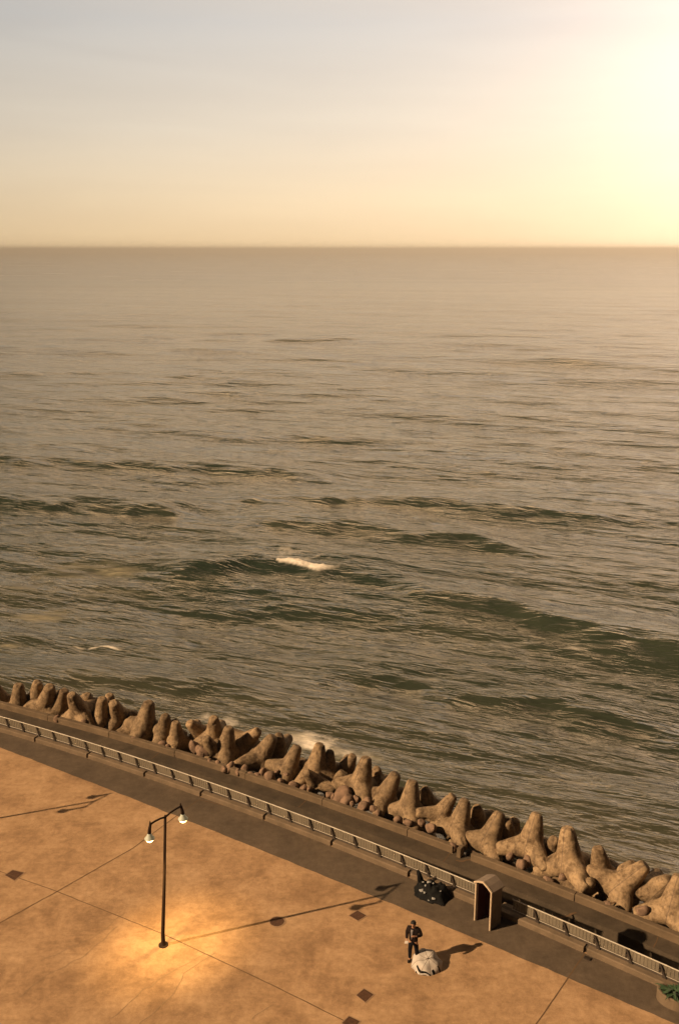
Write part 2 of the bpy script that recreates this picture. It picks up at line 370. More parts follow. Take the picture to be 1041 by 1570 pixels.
    foam = np.maximum(foam, patch(330, 1100, 3.0, 1.2, 0.55, 2.0, nf, -0.5) * 0.6)
    # wash along the shore
    sh_y = np.interp(X, [-26, -12, -8, 0, 6, 10, 15, 40], [58, 55, 53, 49, 45, 42, 39, 22])
    wash = np.exp(-((Y - sh_y - 0.8) / 1.6) ** 2) * (0.35 + 0.9 * np.exp(-((X - 0.0) / 4.0) ** 2))
    foam = np.maximum(foam, np.clip(wash * (nf * 2.6 - 0.75), 0, 1) * 0.75)
    c = P(150, 988, SEA)
    ln = np.exp(-((XX - c.x) / 2.3) ** 4) * np.exp(-((YY - c.y + 0.1 * (XX - c.x) + 0.3 * np.sin(XX * 2)) / 0.28) ** 2)
    foam = np.maximum(foam, np.clip(ln * (nf * 2.4) - 0.5, 0, 1) * 0.9)
    silt = np.exp(-np.maximum(Y - np.interp(X, [-26, -8, 6, 15, 40], [56, 50, 43, 38, 22]) - 2, 0) / 14.0) * (0.35 + 0.9 * fbm(XX, YY, 0.10, 21))
    far = np.clip((dist - 90) / 900, 0, 1) ** 0.85
    me = bpy.data.meshes.new('water'); nr, nc = X.shape
    co = np.stack([XX, YY, Z + SEA], -1).reshape(-1, 3).astype(np.float32)
    me.vertices.add(nr * nc); me.vertices.foreach_set('co', co.ravel())
    i = np.arange(nr - 1)[:, None] * nc + np.arange(nc - 1)[None, :]
    q = np.stack([i, i + 1, i + nc + 1, i + nc], -1).reshape(-1, 4).astype(np.int32)
    me.loops.add(q.size); me.loops.foreach_set('vertex_index', q.ravel())
    me.polygons.add(len(q)); me.polygons.foreach_set('loop_start', np.arange(0, q.size, 4, dtype=np.int32)); me.polygons.foreach_set('loop_total', np.full(len(q), 4, np.int32))
    me.polygons.foreach_set('use_smooth', np.ones(len(q), bool))
    me.update(); me.validate()
    at = me.color_attributes.new('foam', 'FLOAT_COLOR', 'POINT')
    col = np.stack([foam, soft, np.clip(silt, 0, 1), far], -1).reshape(-1, 4).astype(np.float32)
    at.data.foreach_set('color', col.ravel())
    m = bpy.data.materials.new('sea_water'); m.use_nodes = True; t = m.node_tree; b = t.nodes['Principled BSDF']
    a = N(t, 'ShaderNodeVertexColor', layer_name='foam'); sp = N(t, 'ShaderNodeSeparateColor'); t.links.new(a.outputs[0], sp.inputs[0])
    fo, so, si, fa = sp.outputs[0], sp.outputs[1], sp.outputs[2], a.outputs[1]
    g = N(t, 'ShaderNodeNewGeometry').outputs['Position']
    def nz(s, sc=(1, 1, 1), d=5, r=0.6, rz=0.0):
        m0 = N(t, 'ShaderNodeMapping'); m0.inputs['Rotation'].default_value = (0, 0, rz); t.links.new(g, m0.inputs[0])
        mp = N(t, 'ShaderNodeMapping'); mp.inputs['Scale'].default_value = sc; t.links.new(m0.outputs[0], mp.inputs[0])
        n = N(t, 'ShaderNodeTexNoise'); n.inputs['Scale'].default_value = s; n.inputs['Detail'].default_value = d; n.inputs['Roughness'].default_value = r
        n.inputs['Distortion'].default_value = 0.3
        t.links.new(mp.outputs[0], n.inputs[0]); return n.outputs[0]
    deep = ramp(t, nz(0.03, (1, 2, 1), 4), [(0.35, (0.018, 0.028, 0.019)), (0.65, (0.034, 0.040, 0.025))])
    c = mixc(t, deep, (0.095, 0.078, 0.046), ML(t, 'MULTIPLY', si, 0.72, clamp=True))
    c = mixc(t, c, (0.30, 0.265, 0.18), ML(t, 'MULTIPLY', so, ramp(t, nz(0.55, (0.5, 1.8, 1), 8, 0.72, R(10)), [(0.42, (0.06,) * 3), (0.64, (0.95,) * 3)]), clamp=True))
    c = mixc(t, c, (0.74, 0.66, 0.55), fo)
    t.links.new(c, b.inputs['Base Color'])
    ro = ML(t, 'MULTIPLY_ADD', fa, 0.09, 0.10)
    ro = ML(t, 'ADD', ro, ML(t, 'MULTIPLY', fa, ramp(t, nz(0.012, (0.25, 1.3, 1), 7, 0.7, R(4)), [(0.35, (0.0,) * 3), (0.65, (0.09,) * 3)])))
    ro = ML(t, 'ADD', ro, ML(t, 'MULTIPLY', ML(t, 'MAXIMUM', fo, so), 0.5))
    t.links.new(ro, b.inputs['Roughness']); b.inputs['IOR'].default_value = 1.45; b.inputs['Specular Tint'].default_value = (1.0, 0.90, 0.76, 1); b.inputs['Specular IOR Level'].default_value = 0.5
    h1 = nz(1.0, (0.36, 1.9, 1), 4, 0.45, R(20)); h2 = nz(0.26, (0.35, 1.7, 1), 3, 0.45, R(24)); h3 = nz(0.035, (0.4, 1.8, 1), 4, 0.45, R(8))
    nf_ = ML(t, 'MULTIPLY_ADD', fa, -0.85, 1.0, clamp=True)
    hb = N(t, 'ShaderNodeBump'); hb.inputs['Strength'].default_value = 1.0; hb.inputs['Distance'].default_value = 0.15; t.links.new(ML(t, 'MULTIPLY_ADD', ML(t, 'ABSOLUTE', ML(t, 'SUBTRACT', h1, 0.5)), -1.6, 1.0), hb.inputs['Height'])
    hc = N(t, 'ShaderNodeBump'); hc.inputs['Strength'].default_value = 1.0; hc.inputs['Distance'].default_value = 0.62; t.links.new(h2, hc.inputs['Height']); t.links.new(hb.outputs[0], hc.inputs['Normal'])
    hd = N(t, 'ShaderNodeBump'); hd.inputs['Strength'].default_value = 1.0; hd.inputs['Distance'].default_value = 3.0; t.links.new(h3, hd.inputs['Height']); t.links.new(hc.outputs[0], hd.inputs['Normal'])
    for q in (hb, hc, hd): t.links.new(nf_, q.inputs['Strength'])
    h4 = nz(0.16, (0.45, 0.9, 1), 5, 0.55, R(10))
    he = N(t, 'ShaderNodeBump'); he.inputs['Distance'].default_value = 1.6; t.links.new(h4, he.inputs['Height']); t.links.new(hd.outputs[0], he.inputs['Normal'])
    t.links.new(ramp(t, fa, [(0.0, (0.0,) * 3), (0.25, (0.7,) * 3), (0.8, (0.8,) * 3), (1.0, (0.35,) * 3)]), he.inputs['Strength'])
    t.links.new(he.outputs[0], b.inputs['Normal'])
    o = link('water', me, m); tag(o, kind='structure')
    return o
make_sea()

# ------------------------------------------------------------------ ground, promenade, walls
bm = bmesh.new(); sweep(bm, [(-140, 0), (-60, 0), (-20, 0), (-2.2, 0), (0.35, 0)], -90, 75, 2.0)
tag(obj('plaza', bm, M['plaza']), kind='structure')
# darker strip along the kerb
BX = np.array([-17.88, -6.75, -0.57, 6.0, 9.66]); BY = np.array([47.39, 40.53, 36.39, 31.94, 29.63]); BC = np.polyfit(BX, BY, 2)
bm = bmesh.new(); rows = []
for i in range(241):
    x = -34 + 60 * i / 240; k = K(x, 0.02, 0.004)
    xx = min(max(x, -18), 11); yb = np.polyval(BC, xx) + (2 * BC[0] * xx + BC[1]) * (x - xx)
    e = Vector((x, yb, 0)); e.y += 0.05 * noise.noise(Vector((x * 1.5, 0, 0))) + 0.03 * noise.noise(Vector((x * 6, 3, 0)))
    e.y = min(e.y, k.y - 0.5)
    rows.append((bm.verts.new((e.x, e.y, 0.004)), bm.verts.new(((e.x + k.x) / 2, (e.y + k.y) / 2, 0.004)), bm.verts.new(k)))
for a, b in zip(rows, rows[1:]):
    for j in range(2): bm.faces.new((a[j], b[j], b[j + 1], a[j + 1]))
tag(obj('promenade_strip', bm, M['strip']), kind='structure')

def ribbon(bm, pts, wd, z=0.008, jit=0.02, sub=14):
    line = []
    for a, b in zip(pts, pts[1:]):
        for i in range(sub): line.append(a.lerp(b, i / sub))
    line.append(pts[-1].copy())
    for i, p in enumerate(line):
        p.x += jit * noise.noise(Vector((p.x * 2, p.y * 2, 1))); p.y += jit * noise.noise(Vector((p.x * 2, p.y * 2, 7)))
    pr = None
    for i, p in enumerate(line):
        d = (line[min(i + 1, len(line) - 1)] - line[max(i - 1, 0)]).normalized(); nn = Vector((-d.y, d.x, 0))
        w_ = wd * (0.7 + 0.6 * abs(noise.noise(Vector((p.x * 3, p.y * 3, 4)))))
        c = (bm.verts.new((p.x + nn.x * w_ / 2, p.y + nn.y * w_ / 2, z)), bm.verts.new((p.x - nn.x * w_ / 2, p.y - nn.y * w_ / 2, z)))
        if pr: bm.faces.new((pr[0], pr[1], c[1], c[0]))
        pr = c
def ext(a, b, k):  # extend a->b beyond b
    return b + (b - a) * k
pp = lambda l: [P(*q) for q in l]
bm = bmesh.new()
j = pp([(10, 1410), (88, 1367), (205, 1300), (305, 1226), (376, 1176)]); j[-1] = K(-5.55, 0.0)
j = [ext(j[1], j[0], 6)] + j; ribbon(bm, j, 0.045)
j = pp([(40, 1350), (88, 1367), (250, 1432), (400, 1502), (525, 1564)]); j = [ext(j[1], j[0], 7)] + j + [ext(j[-2], j[-1], 5)]; ribbon(bm, j, 0.04, 0.0095)
j = pp([(893, 1468), (822, 1570)]); j[0] = K(9.35, 0); j.append(ext(j[0], j[1], 4)); ribbon(bm, j, 0.05)
tag(obj('paving_joints', bm, M['joint']), kind='structure')
bm = bmesh.new()
for l in ([(170, 1562), (225, 1515), (262, 1490), (315, 1462)], [(215, 1570), (262, 1530), (285, 1490), (330, 1462)], [(30, 1530), (60, 1503), (130, 1465), (180, 1420)], [(70, 1470), (140, 1440), (190, 1400)], [(385, 1562), (420, 1540)]):
    ribbon(bm, pp(l), 0.028, 0.006, 0.12, 10)
tag(obj('paving_cracks', bm, M['crack']), kind='structure')

# lower path, sea wall, ledge, rubble
FZ = -2.7
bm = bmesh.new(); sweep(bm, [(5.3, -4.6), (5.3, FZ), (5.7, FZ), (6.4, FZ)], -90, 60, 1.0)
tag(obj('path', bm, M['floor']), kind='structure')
bm = bmesh.new(); sweep(bm, [(0.55, -4.5), (2.8, -4.5), (5.35, -4.5)], -90, 60, 1.0)  # trench added so the strip behind the railing falls into black shade
tag(obj('added_trench_floor', bm, M['dark_conc']), kind='structure')
bm = bmesh.new()
for x in (-13.5, -5.0, 2.0, 10.1): ribbon(bm, [K(x, 5.32, 0), K(x - .05, 6.1, 0)], 0.05, FZ + 0.006, 0.03)
for (a, b) in ((915, 1385), (850, 1405), (700, 1320)):
    c = P(a, b, FZ)
    ribbon(bm, [c, c + Vector((0.7, 0.0, 0)), c + Vector((1.0, 0.25, 0))], 0.12, FZ + 0.010, 0.2, 5)
tag(obj('path_joints', bm, M['joint']), kind='structure')
bm = bmesh.new(); sweep(bm, [(0.36, -4.8), (0.36, -0.02), (0.60, -0.02), (0.60, -4.8)], -90, 60, 1.0, True, True)
tag(obj('sea_wall', bm, M['wall']), 'long dark concrete retaining wall dropping from the railing to the lower path', 'wall')

def ledge(x0, x1, label):
    t = empty('ledge_wall', K(x0, 6.3, FZ)); tag(t, label, 'wall')
    inv = Matrix.Translation(-t.location)
    x = x0
    while x < x1 - 0.01:
        xe = min(x + 4.2, x1)
        b_ = bmesh.new(); r = random.uniform(-0.015, 0.015)
        sweep(b_, [(6.15, FZ - 1.2), (6.15 + r, FZ + 0.33), (6.19 + r, FZ + 0.38 + r), (6.42, FZ + 0.38 + r), (6.46, FZ + 0.33), (6.46, FZ - 1.2)], x, xe - 0.03, 0.35, True, True, 0.006)
        b_.transform(inv); obj('wall_block', b_, M['ledge'], t)
        x = xe
gapx0, gapx1 = P(582, 1264, -2.6).x, P(606, 1274, -2.6).x
ledge(-42, gapx0, 'low tan concrete ledge along the rocks, the longer run left of its gap')
ledge(gapx1, 30, 'low tan concrete ledge along the rocks, right of its gap')
bm = bmesh.new(); box(bm, -0.11, 0.11, -0.2, 0.2, 0, 0.5, bev=0.02)
pl = obj('bollard', bm, M['ledge'], loc=K(gapx0 + .3, 6.2, FZ)); pl.rotation_euler = (0, 0, -0.57)
tag(pl, 'short concrete pillar standing in the gap of the ledge', 'pillar')

bm = bmesh.new()
prof = [(6.2, -3.1), (6.8, -3.3), (7.6, -3.7), (8.4, -4.3), (9.6, -5.1), (11, -6.2), (13, -7.5), (18, -9.5)]
cnt = 300; rows = []
for i in range(cnt):
    x = -45 + 75 * i / (cnt - 1)
    rows.append([bm.verts.new(K(x, n, z) + Vector((0, 0, 0.5 * noise.noise(K(x, n, z) * 1.6)))) for n, z in prof])
for a, b in zip(rows, rows[1:]):
    for k in range(len(prof) - 1): bm.faces.new((a[k], a[k + 1], b[k + 1], b[k]))
tag(obj('shore_slope', bm, M['rubble'], smooth=True), kind='structure')

# kerb under the railing: blocks with dark slots between them
gaps = [P(x, y).x for x, y in [(55, 1137), (133, 1166), (221, 1194), (307, 1226), (405, 1258), (508, 1297), (898, 1468)]]
gaps = sorted(gaps + [-27.5, -23.8, -20.1, 2.95, 6.3, 13.0, 16.4, 19.8])
kb = empty('kerb', K(-30, 0.2, 0)); tag(kb, 'long low tan concrete kerb carrying the railing, cut by narrow drain slots', 'kerb')
inv = Matrix.Translation(-kb.location)
ed = [-34] + gaps + [26]
for a, b in zip(ed, ed[1:]):
    b_ = bmesh.new()
    sweep(b_, [(0.0, -0.06), (0.0, 0.21), (0.04, 0.25), (0.62, 0.25), (0.62, -0.06)], a + 0.055, b - 0.055, 0.5, True, True)
    b_.transform(inv); obj('kerb_block', b_, M['kerb'], kb)
b_ = bmesh.new(); sweep(b_, [(0.25, 0.254), (0.42, 0.254)], -34, 26, 0.5); b_.transform(inv); obj('kerb_shade_strip', b_, M['dark_conc'], kb)  # dark sheet on the kerb top, painting the shade below the railing
b_ = bmesh.new(); sweep(b_, [(0.12, -0.05), (0.12, 0.2), (0.5, 0.2), (0.5, -0.05)], -34, 26, 0.5, True, True); b_.transform(inv); obj('kerb_core', b_, M['dark_conc'], kb)

# railing
RX = [P(x, y, 0.7).x for x, y in [(30, 1108), (55, 1116), (79, 1124), (105, 1132), (130, 1140), (156, 1148), (180, 1157), (207, 1165), (235, 1173), (262, 1182), (289, 1191), (318, 1200), (348, 1210), (379, 1220), (409, 1229), (440, 1240), (472, 1252), (505, 1265), (540, 1279), (574, 1293), (610, 1307), (648, 1324), (685, 1342)]]
sp_ = (RX[-1] - RX[0]) / (len(RX) - 1)
xs = [RX[0] + sp_ * i for i in range(-14, len(RX) + 9)]
NR = 0.31
def railing(xa, xb, label):
    t = empty('railing', K(xa, NR, 0.30)); tag(t, label, 'railing')
    inv = Matrix.Translation(-t.location)
    b_ = bmesh.new(); tube(b_, [K(xa + (xb - xa) * i / 60, NR, 0.77) for i in range(61)], 0.026, 8); b_.transform(inv); obj('top_rail', b_, M['rail'], t, True)
    b_ = bmesh.new(); tube(b_, [K(xa + (xb - xa) * i / 60, NR, 0.32) for i in range(61)], 0.012, 8); b_.transform(inv); obj('bottom_rail', b_, M['rail'], t, True)
    for x in xs:
        if xa - 0.01 <= x <= xb + 0.01:
            tt = Kt(x); nn = Vector((-tt.y, tt.x, 0)); b_ = bmesh.new()
            p0 = K(x, NR - 0.02, 0.755); p1 = K(x + 0.17, NR - 0.05, 0.256)
            # flat plate post, raked along the rail, wider at its foot
            vs = []
            for p, wd, th in ((p0, 0.03, 0.025), (p0.lerp(p1, 0.75), 0.045, 0.025), (p1, 0.08, 0.04)):
                vs.append([b_.verts.new(p + tt * (sx * wd) + nn * (sy * th)) for sx, sy in ((-1, -1), (1, -1), (1, 1), (-1, 1))])
            for r0, r1 in zip(vs, vs[1:]):
                for k in range(4): b_.faces.new((r0[k], r0[(k + 1) % 4], r1[(k + 1) % 4], r1[k]))
            b_.faces.new(vs[0]); b_.faces.new(vs[-1][::-1])
            b_.transform(inv); obj('post', b_, M['post'], t)
    inner = [x for x in xs if xa <= x <= xb]
    for a, b in zip([xa] + inner, inner + [xb]):
        if b - a < 0.15: continue
        b_ = bmesh.new(); rows = []
        for i in range(4):
            x = a + 0.03 + (b - a - 0.06) * i / 3
            rows.append([b_.verts.new(K(x, n, z)) for n, z in ((NR + 0.035, 0.33), (NR + 0.035, 0.75), (NR + 0.045, 0.75), (NR + 0.045, 0.33))])
        for r0, r1 in zip(rows, rows[1:]):
            for k in range(4): b_.faces.new((r0[k], r0[(k + 1) % 4], r1[(k + 1) % 4], r1[k]))
        for r, rv in ((rows[0], 1), (rows[-1], -1)): b_.faces.new(r[::rv])
        b_.transform(inv); obj('mesh_panel', b_, M['panel'], t)
        b_ = bmesh.new()
        for k in range(9):
            x = a + (b - a) * (k + 0.5) / 9
            tube(b_, [K(x, NR, 0.32), K(x, NR, 0.76)], 0.007, 4)
        b_.transform(inv); obj('bars', b_, M['wire'], t)
railing(xs[0], 5.75, 'pale railing with mesh infill and dark raked posts, from the left edge to the booth')
railing(6.75, xs[-1], 'pale railing with mesh infill and dark raked posts, on the right side of the booth')

# ------------------------------------------------------------------ tetrapods
LEG = 1.55
def tetra_mesh(seed):
    rnd = random.Random(seed); b_ = bmesh.new()
    s = math.sqrt(8) / 3
    dirs = [Vector((0, 0, 1))] + [Vector((s * math.cos(a), s * math.sin(a), -1 / 3)) for a in (0, 2 * math.pi / 3, 4 * math.pi / 3)]
    for d in dirs:
        rt = 0.31
        pts = [d * -0.05, d * 0.35, d * 0.75, d * (LEG - 0.16), d * (LEG - 0.05), d * LEG]
        tube(b_, pts, [0.57, 0.54, 0.45, rt, rt * 0.88, rt * 0.66], 26)
    me = bpy.data.meshes.new('t'); b_.to_mesh(me); b_.free()
    o = bpy.data.objects.new('t', me); C.objects.link(o)
    md = o.modifiers.new('r', 'REMESH'); md.mode = 'VOXEL'; md.voxel_size = 0.055
    ms = o.modifiers.new('s', 'SMOOTH'); ms.factor = 0.6; ms.iterations = 6
    dg = bpy.context.evaluated_depsgraph_get(); ev = o.evaluated_get(dg)
    me2 = bpy.data.meshes.new_from_object(ev); bpy.data.objects.remove(o); bpy.data.meshes.remove(me)
    off = Vector((seed * 13.1, 5, 2))
    for v in me2.vertices:
        n_ = v.normal if hasattr(v, 'normal') else v.co.normalized()
        dd = 0.020 * noise.noise(v.co * 1.6 + off) + 0.010 * noise.noise(v.co * 5 + off)
        ch = noise.noise(v.co * 2.4 + off * 2)
        if ch > 0.40: dd -= (ch - 0.40) * 0.22
        v.co = v.co + n_ * dd
    me2.polygons.foreach_set('use_smooth', [True] * len(me2.polygons))
    me2.materials.clear(); me2.materials.append(M['tetra']); return me2
TM = [tetra_mesh(i) for i in range(4)]
tcount = 0
def tetra(px, py, tx, ty, spin, s, zh, label, toward=0.0):
    """hub seen at (px,py) and the raised leg's tip at (tx,ty); toward: + leans the leg at the camera"""
    global tcount
    if zh > -2.35: zh -= 0.22
    if px < 430: s *= 1.12
    want = spin
    for attempt in range(9):
        spin = want
        c = P(px, py, zh)
        depth = (c - Vector((0, 0, H))).length
        pxm = F / depth
        right = Vector((1, 0, 0)); upv = Vector((0, math.sin(TH + 0.33), math.cos(TH + 0.33)))
        fw = Vector((0, math.cos(TH + 0.33), -math.sin(TH + 0.33)))
        ux = (tx - px) / pxm / (LEG * s); uy = -(ty - py) / pxm / (LEG * s)
        r2 = ux * ux + uy * uy
        if r2 > 0.96: ux, uy = ux * 0.98 / math.sqrt(r2), uy * 0.98 / math.sqrt(r2); r2 = 0.96
        dd = math.sqrt(1 - r2)
        # pick the depth component nearest a natural upright (away from the camera by default)
        d = (right * ux + upv * uy + fw * (-dd if toward <= 0 else dd)).normalized()
        q0 = Vector((0, 0, 1)).rotation_difference(d); s8 = math.sqrt(8) / 3
        if isinstance(spin, list):     # turn about the raised leg until the lower legs point where the photo shows them
            best = (1e9, 0)
            for k in range(24):
                sp = 5 * k; tips = []
                for a_ in (0, 120, 240):
                    l = q0 @ Vector((s8 * math.cos(R(a_ + sp)), s8 * math.sin(R(a_ + sp)), -1 / 3)) * LEG * s
                    tips.append((px + l.dot(right) * pxm, py - l.dot(upv) * pxm))
                e = sum(min(math.hypot(u_ - x_, v_ - y_) for u_, v_ in tips) for x_, y_ in spin)
                if e < best[0]: best = (e, sp)
            spin = best[1]
        q = q0 @ Quaternion((0, 0, 1), R(spin))
        ok = True
        for l in (Vector((0, 0, 1)), Vector((0.9428, 0, -1 / 3)), Vector((-0.4714, 0.8165, -1 / 3)), Vector((-0.4714, -0.8165, -1 / 3))):
            tp = c + (q @ l) * LEG * s
            ky, ks = K0(tp.x)
            if (tp.y - ky) / math.sqrt(1 + ks * ks) < 6.72 and tp.z < -1.0: ok = False
        if ok: break
        zh -= 0.09
    o = bpy.data.objects.new('tetrapod', TM[tcount % 4]); C.objects.link(o); tcount += 1
    o.location = c; o.rotation_mode = 'QUATERNION'; o.rotation_quaternion = q; o.scale = (s * random.uniform(.97, 1.03),) * 3
    tag(o, label, 'tetrapod', 'concrete tetrapods heaped along the sea ledge'); return o
# spin: direction (deg, 0 = right, 90 = away) of one of the lower legs
TL = [
 (30, 1086, 32, 1054, [(12, 1095)], 1.0, -2.0, 'concrete tetrapod with upright leg at the far left end of the row'),
 (4, 1078, -6, 1052, 250, 1.0, -2.2, 'partly hidden dark tetrapod cut by the left edge of the picture'),
 (58, 1074, 64, 1052, 60, 0.95, -2.6, 'small tetrapod with lit blunt tip, second bump from the left end'),
 (72, 1080, 84, 1058, 195, 1.05, -2.2, 'tetrapod leaning right in the far left cluster, lit leg tip'),
 (92, 1088, 104, 1064, 225, 1.0, -2.2, 'tetrapod with long leg slanting down to the ledge, far left cluster'),
 (124, 1092, 116, 1070, 300, 0.95, -2.2, 'tetrapod with golden edged round tip beside the dark hollow at the left'),
 (137, 1086, 141, 1072, 20, 0.9, -3.0, 'dark tetrapod sunk behind the left cluster, only its top showing'),
 (156, 1100, 162, 1075, [(148, 1118)], 0.95, -2.1, 'tetrapod with slanted leg beside the dark gap left of the tallest one'),
 (182, 1097, 182, 1083, 120, 0.9, -2.8, 'dark tetrapod with curved lit leg rim, just left of the tallest left one'),
 (222, 1116, 232, 1081, [(190, 1105), (214, 1136)], 1.12, -1.9, 'tall tetrapod with rounded tip and level left arm, most prominent at left'),
 (252, 1122, 258, 1102, 15, 0.85, -2.8, 'dark shaded tetrapod behind and right of the tall left one'),
 (272, 1137, 272, 1110, [(255, 1130), (275, 1154)], 0.85, -2.1, 'small golden tetrapod with pointed tip right of the tall left one'),
 (312, 1128, 294, 1112, 150, 0.9, -2.9, 'low tetrapod half hidden with pale pointed tip facing left'),
 (330, 1128, 331, 1106, 200, 0.9, -2.5, 'tetrapod with hooked lit tip standing behind, left centre of the row'),
 (328, 1154, 318, 1134, 330, 0.8, -2.2, 'orange lit tetrapod low at the ledge, below the hooked tip'),
 (346, 1152, 353, 1118, [(352, 1174)], 0.95, -2.0, 'tetrapod with thick upright leg over a blunt front foot, left centre'),
 (376, 1138, 398, 1124, 160, 0.85, -2.6, 'tetrapod lying with its leg pointing right and a dark end face'),
 (398, 1164, 420, 1132, [(379, 1160)], 1.0, -2.0, 'tetrapod leaning right with broad slanted leg, above red boulders'),
 (424, 1150, 430, 1133, 60, 0.9, -2.9, 'dark tetrapod sunk behind two leaning ones near the middle of the row'),
 (442, 1178, 457, 1146, [(407, 1170), (440, 1194)], 0.95, -2.0, 'tetrapod leaning right with level left arm, left of the middle'),
 (484, 1180, 491, 1145, [(466, 1190)], 1.05, -2.1, 'broad tetrapod with two tips, its long flank sloping down left'),
 (503, 1180, 506, 1155, 40, 0.85, -2.5, 'smaller tetrapod with round tip directly behind the broad flanked one'),
 (484, 1200, 470, 1186, 330, 0.78, -2.5, 'tetrapod lying flat on the ledge side, blunt ends showing, row middle'),
 (530, 1180, 541, 1162, 80, 0.9, -2.8, 'dark tetrapod with small lit tip in the middle of the row'),
 (553, 1202, 561, 1166, [(513, 1203), (560, 1224)], 1.05, -2.0, 'tetrapod with round upright leg and orange lit foot, row middle'),
 (578, 1200, 576, 1182, 20, 0.85, -3.0, 'dark tetrapod behind, between the two tall middle ones'),
 (588, 1224, 608, 1188, [(577, 1252)], 1.05, -2.0, 'tall tetrapod leaning right with its long leg, right of the middle'),
 (627, 1242, 632, 1200, [(588, 1252), (632, 1262)], 1.08, -1.9, 'upright tetrapod with flat tip and foot facing front, at the ledge gap'),
 (656, 1232, 650, 1212, 100, 0.85, -2.9, 'dark tetrapod in shade right of the upright flat tipped one'),
 (674, 1250, 694, 1222, 70, 0.85, -2.4, 'stubby tetrapod with chipped square end tilted to the upper right'),
 (702, 1268, 713, 1229, [(663, 1272), (704, 1292)], 1.0, -1.95, 'tetrapod with dark spots on its level left arm, leaning right'),
 (730, 1258, 728, 1240, 30, 0.85, -3.0, 'dark tetrapod low behind, between two tan leaning ones'),
 (748, 1290, 766, 1250, [(710, 1278), (757, 1314)], 1.02, -1.95, 'tetrapod with wide pale left arm and thick round tipped leg'),
 (778, 1285, 773, 1262, 20, 0.9, -3.0, 'black shaded tetrapod low behind, left of the yellow edged one'),
 (812, 1296, 822, 1252, [(770, 1290), (833, 1322)], 1.08, -1.9, 'tetrapod with bright yellow edged upright leg and dark right foot'),
 (848, 1306, 842, 1290, 250, 0.9, -2.7, 'dark tetrapod with a lit circular end facing front'),
 (872, 1322, 868, 1276, [(835, 1338), (902, 1332)], 1.12, -1.9, 'largest upright tetrapod with two spread arms like an anchor'),
 (884, 1364, 900, 1352, 170, 0.78, -2.7, 'low flat tetrapod squeezed at the ledge below the anchor shaped one'),
 (922, 1338, 912, 1304, 330, 1.0, -2.5, 'black backed tetrapod leaning left behind, right of the anchor shaped one'),
 (950, 1345, 962, 1326, 120, 0.9, -2.7, 'tetrapod with lit level arm seen behind the seamed one'),
 (950, 1360, 982, 1330, [(912, 1345), (948, 1396)], 1.1, -1.9, 'tetrapod tilted right with a straight cast seam down its leg'),
 (1000, 1366, 1012, 1350, 60, 0.95, -2.6, 'tetrapod in shadow behind, last but one before the right edge'),
 (1030, 1396, 1038, 1350, [(980, 1400), (1045, 1425)], 1.1, -1.9, 'rough topped tetrapod with broad foot at the right edge'),
 (1085, 1415, 1090, 1372, 200, 1.1, -1.9, 'tetrapod beyond the right edge of the picture'),
 (-40, 1066, -38, 1036, 200, 1.0, -2.0, 'tetrapod beyond the left edge of the picture'),
]
for a in TL: tetra(*a)
for i in range(17):      # the sunken row on the sea side
    x = -21.5 + 2.05 * i; c = K(x, 9.4 + 0.7 * math.sin(i * 2.3), -3.75 + 0.25 * math.sin(i * 1.7))
    o = bpy.data.objects.new('tetrapod', TM[i % 4]); C.objects.link(o); o.location = c; o.rotation_euler = (0.5 * math.sin(i * 3.1), 0.5 * math.cos(i * 4.3), i * 1.9)
    tag(o, 'dark tetrapod low on the sea side, mostly hidden behind the front row', 'tetrapod', 'tetrapods hidden behind the front row')

# boulders between tetrapods and ledge
def rock_mesh(seed):
    b_ = bmesh.new(); bmesh.ops.create_icosphere(b_, subdivisions=3, radius=0.5)
    off = Vector((seed * 7.7, seed, 1)); pl_ = [Vector((random.gauss(0, 1), random.gauss(0, 1), random.gauss(0, 1))).normalized() for _ in range(9)]
    for v in b_.verts:
        for p in pl_:
            d = v.co.dot(p)
            if d > 0.36: v.co -= p * (d - 0.36) * 0.85
        v.co *= 1 + 0.16 * noise.noise(v.co * 2 + off)
    me = bpy.data.meshes.new('boulder'); b_.to_mesh(me); b_.free(); me.materials.append(M['rock'])
    me.polygons.foreach_set('use_smooth', [True] * len(me.polygons)); return me
RM = [rock_mesh(i) for i in range(5)]
rr = random.Random(8)
spots = [(300, 1146, .7), (312, 1152, .6), (322, 1168, .4), (308, 1160, .4), (335, 1172, .4), (345, 1180, .35), (352, 1176, .5), (365, 1184, .3), (375, 1180, .45), (385, 1188, .35), (395, 1190, .4), (404, 1186, .6), (414, 1194, .7), (424, 1186, .4), (430, 1198, .35), (438, 1190, .45), (450, 1204, .4), (466, 1208, .35),
         (475, 1210, .3), (522, 1222, .8), (532, 1228, .6), (545, 1226, .4), (556, 1238, .6), (564, 1232, .45), (572, 1240, .4), (505, 1218, .35), (512, 1222, .3), (130, 1108, .4), (88, 1102, .35), (250, 1142, .4), (258, 1146, .3), (205, 1134, .3), (646, 1262, .4), (660, 1270, .5), (800, 1325, .5), (808, 1320, .4), (840, 1350, .4), (862, 1345, .35), (985, 1398, .5), (930, 1388, .4), (695, 1298, .3), (782, 1312, .4), (540, 1232, .3), (580, 1246, .35), (610, 1258, .4), (625, 1262, .35)]
for i, (a, b, s) in enumerate(spots):
    o = bpy.data.objects.new('boulder', RM[i % 5]); C.objects.link(o)
    p = P(a, b, -2.45); o.location = p; s2 = s * 1.25
    o.scale = (s2 * rr.uniform(.9, 1.4), s2 * rr.uniform(.8, 1.2), s2 * rr.uniform(.7, 1.0)); o.rotation_euler = (rr.uniform(0, 6), rr.uniform(0, 6), rr.uniform(0, 6))
    tag(o, 'small reddish brown boulder lodged between the tetrapods and the ledge', 'boulder', 'small boulders at the foot of the tetrapods')
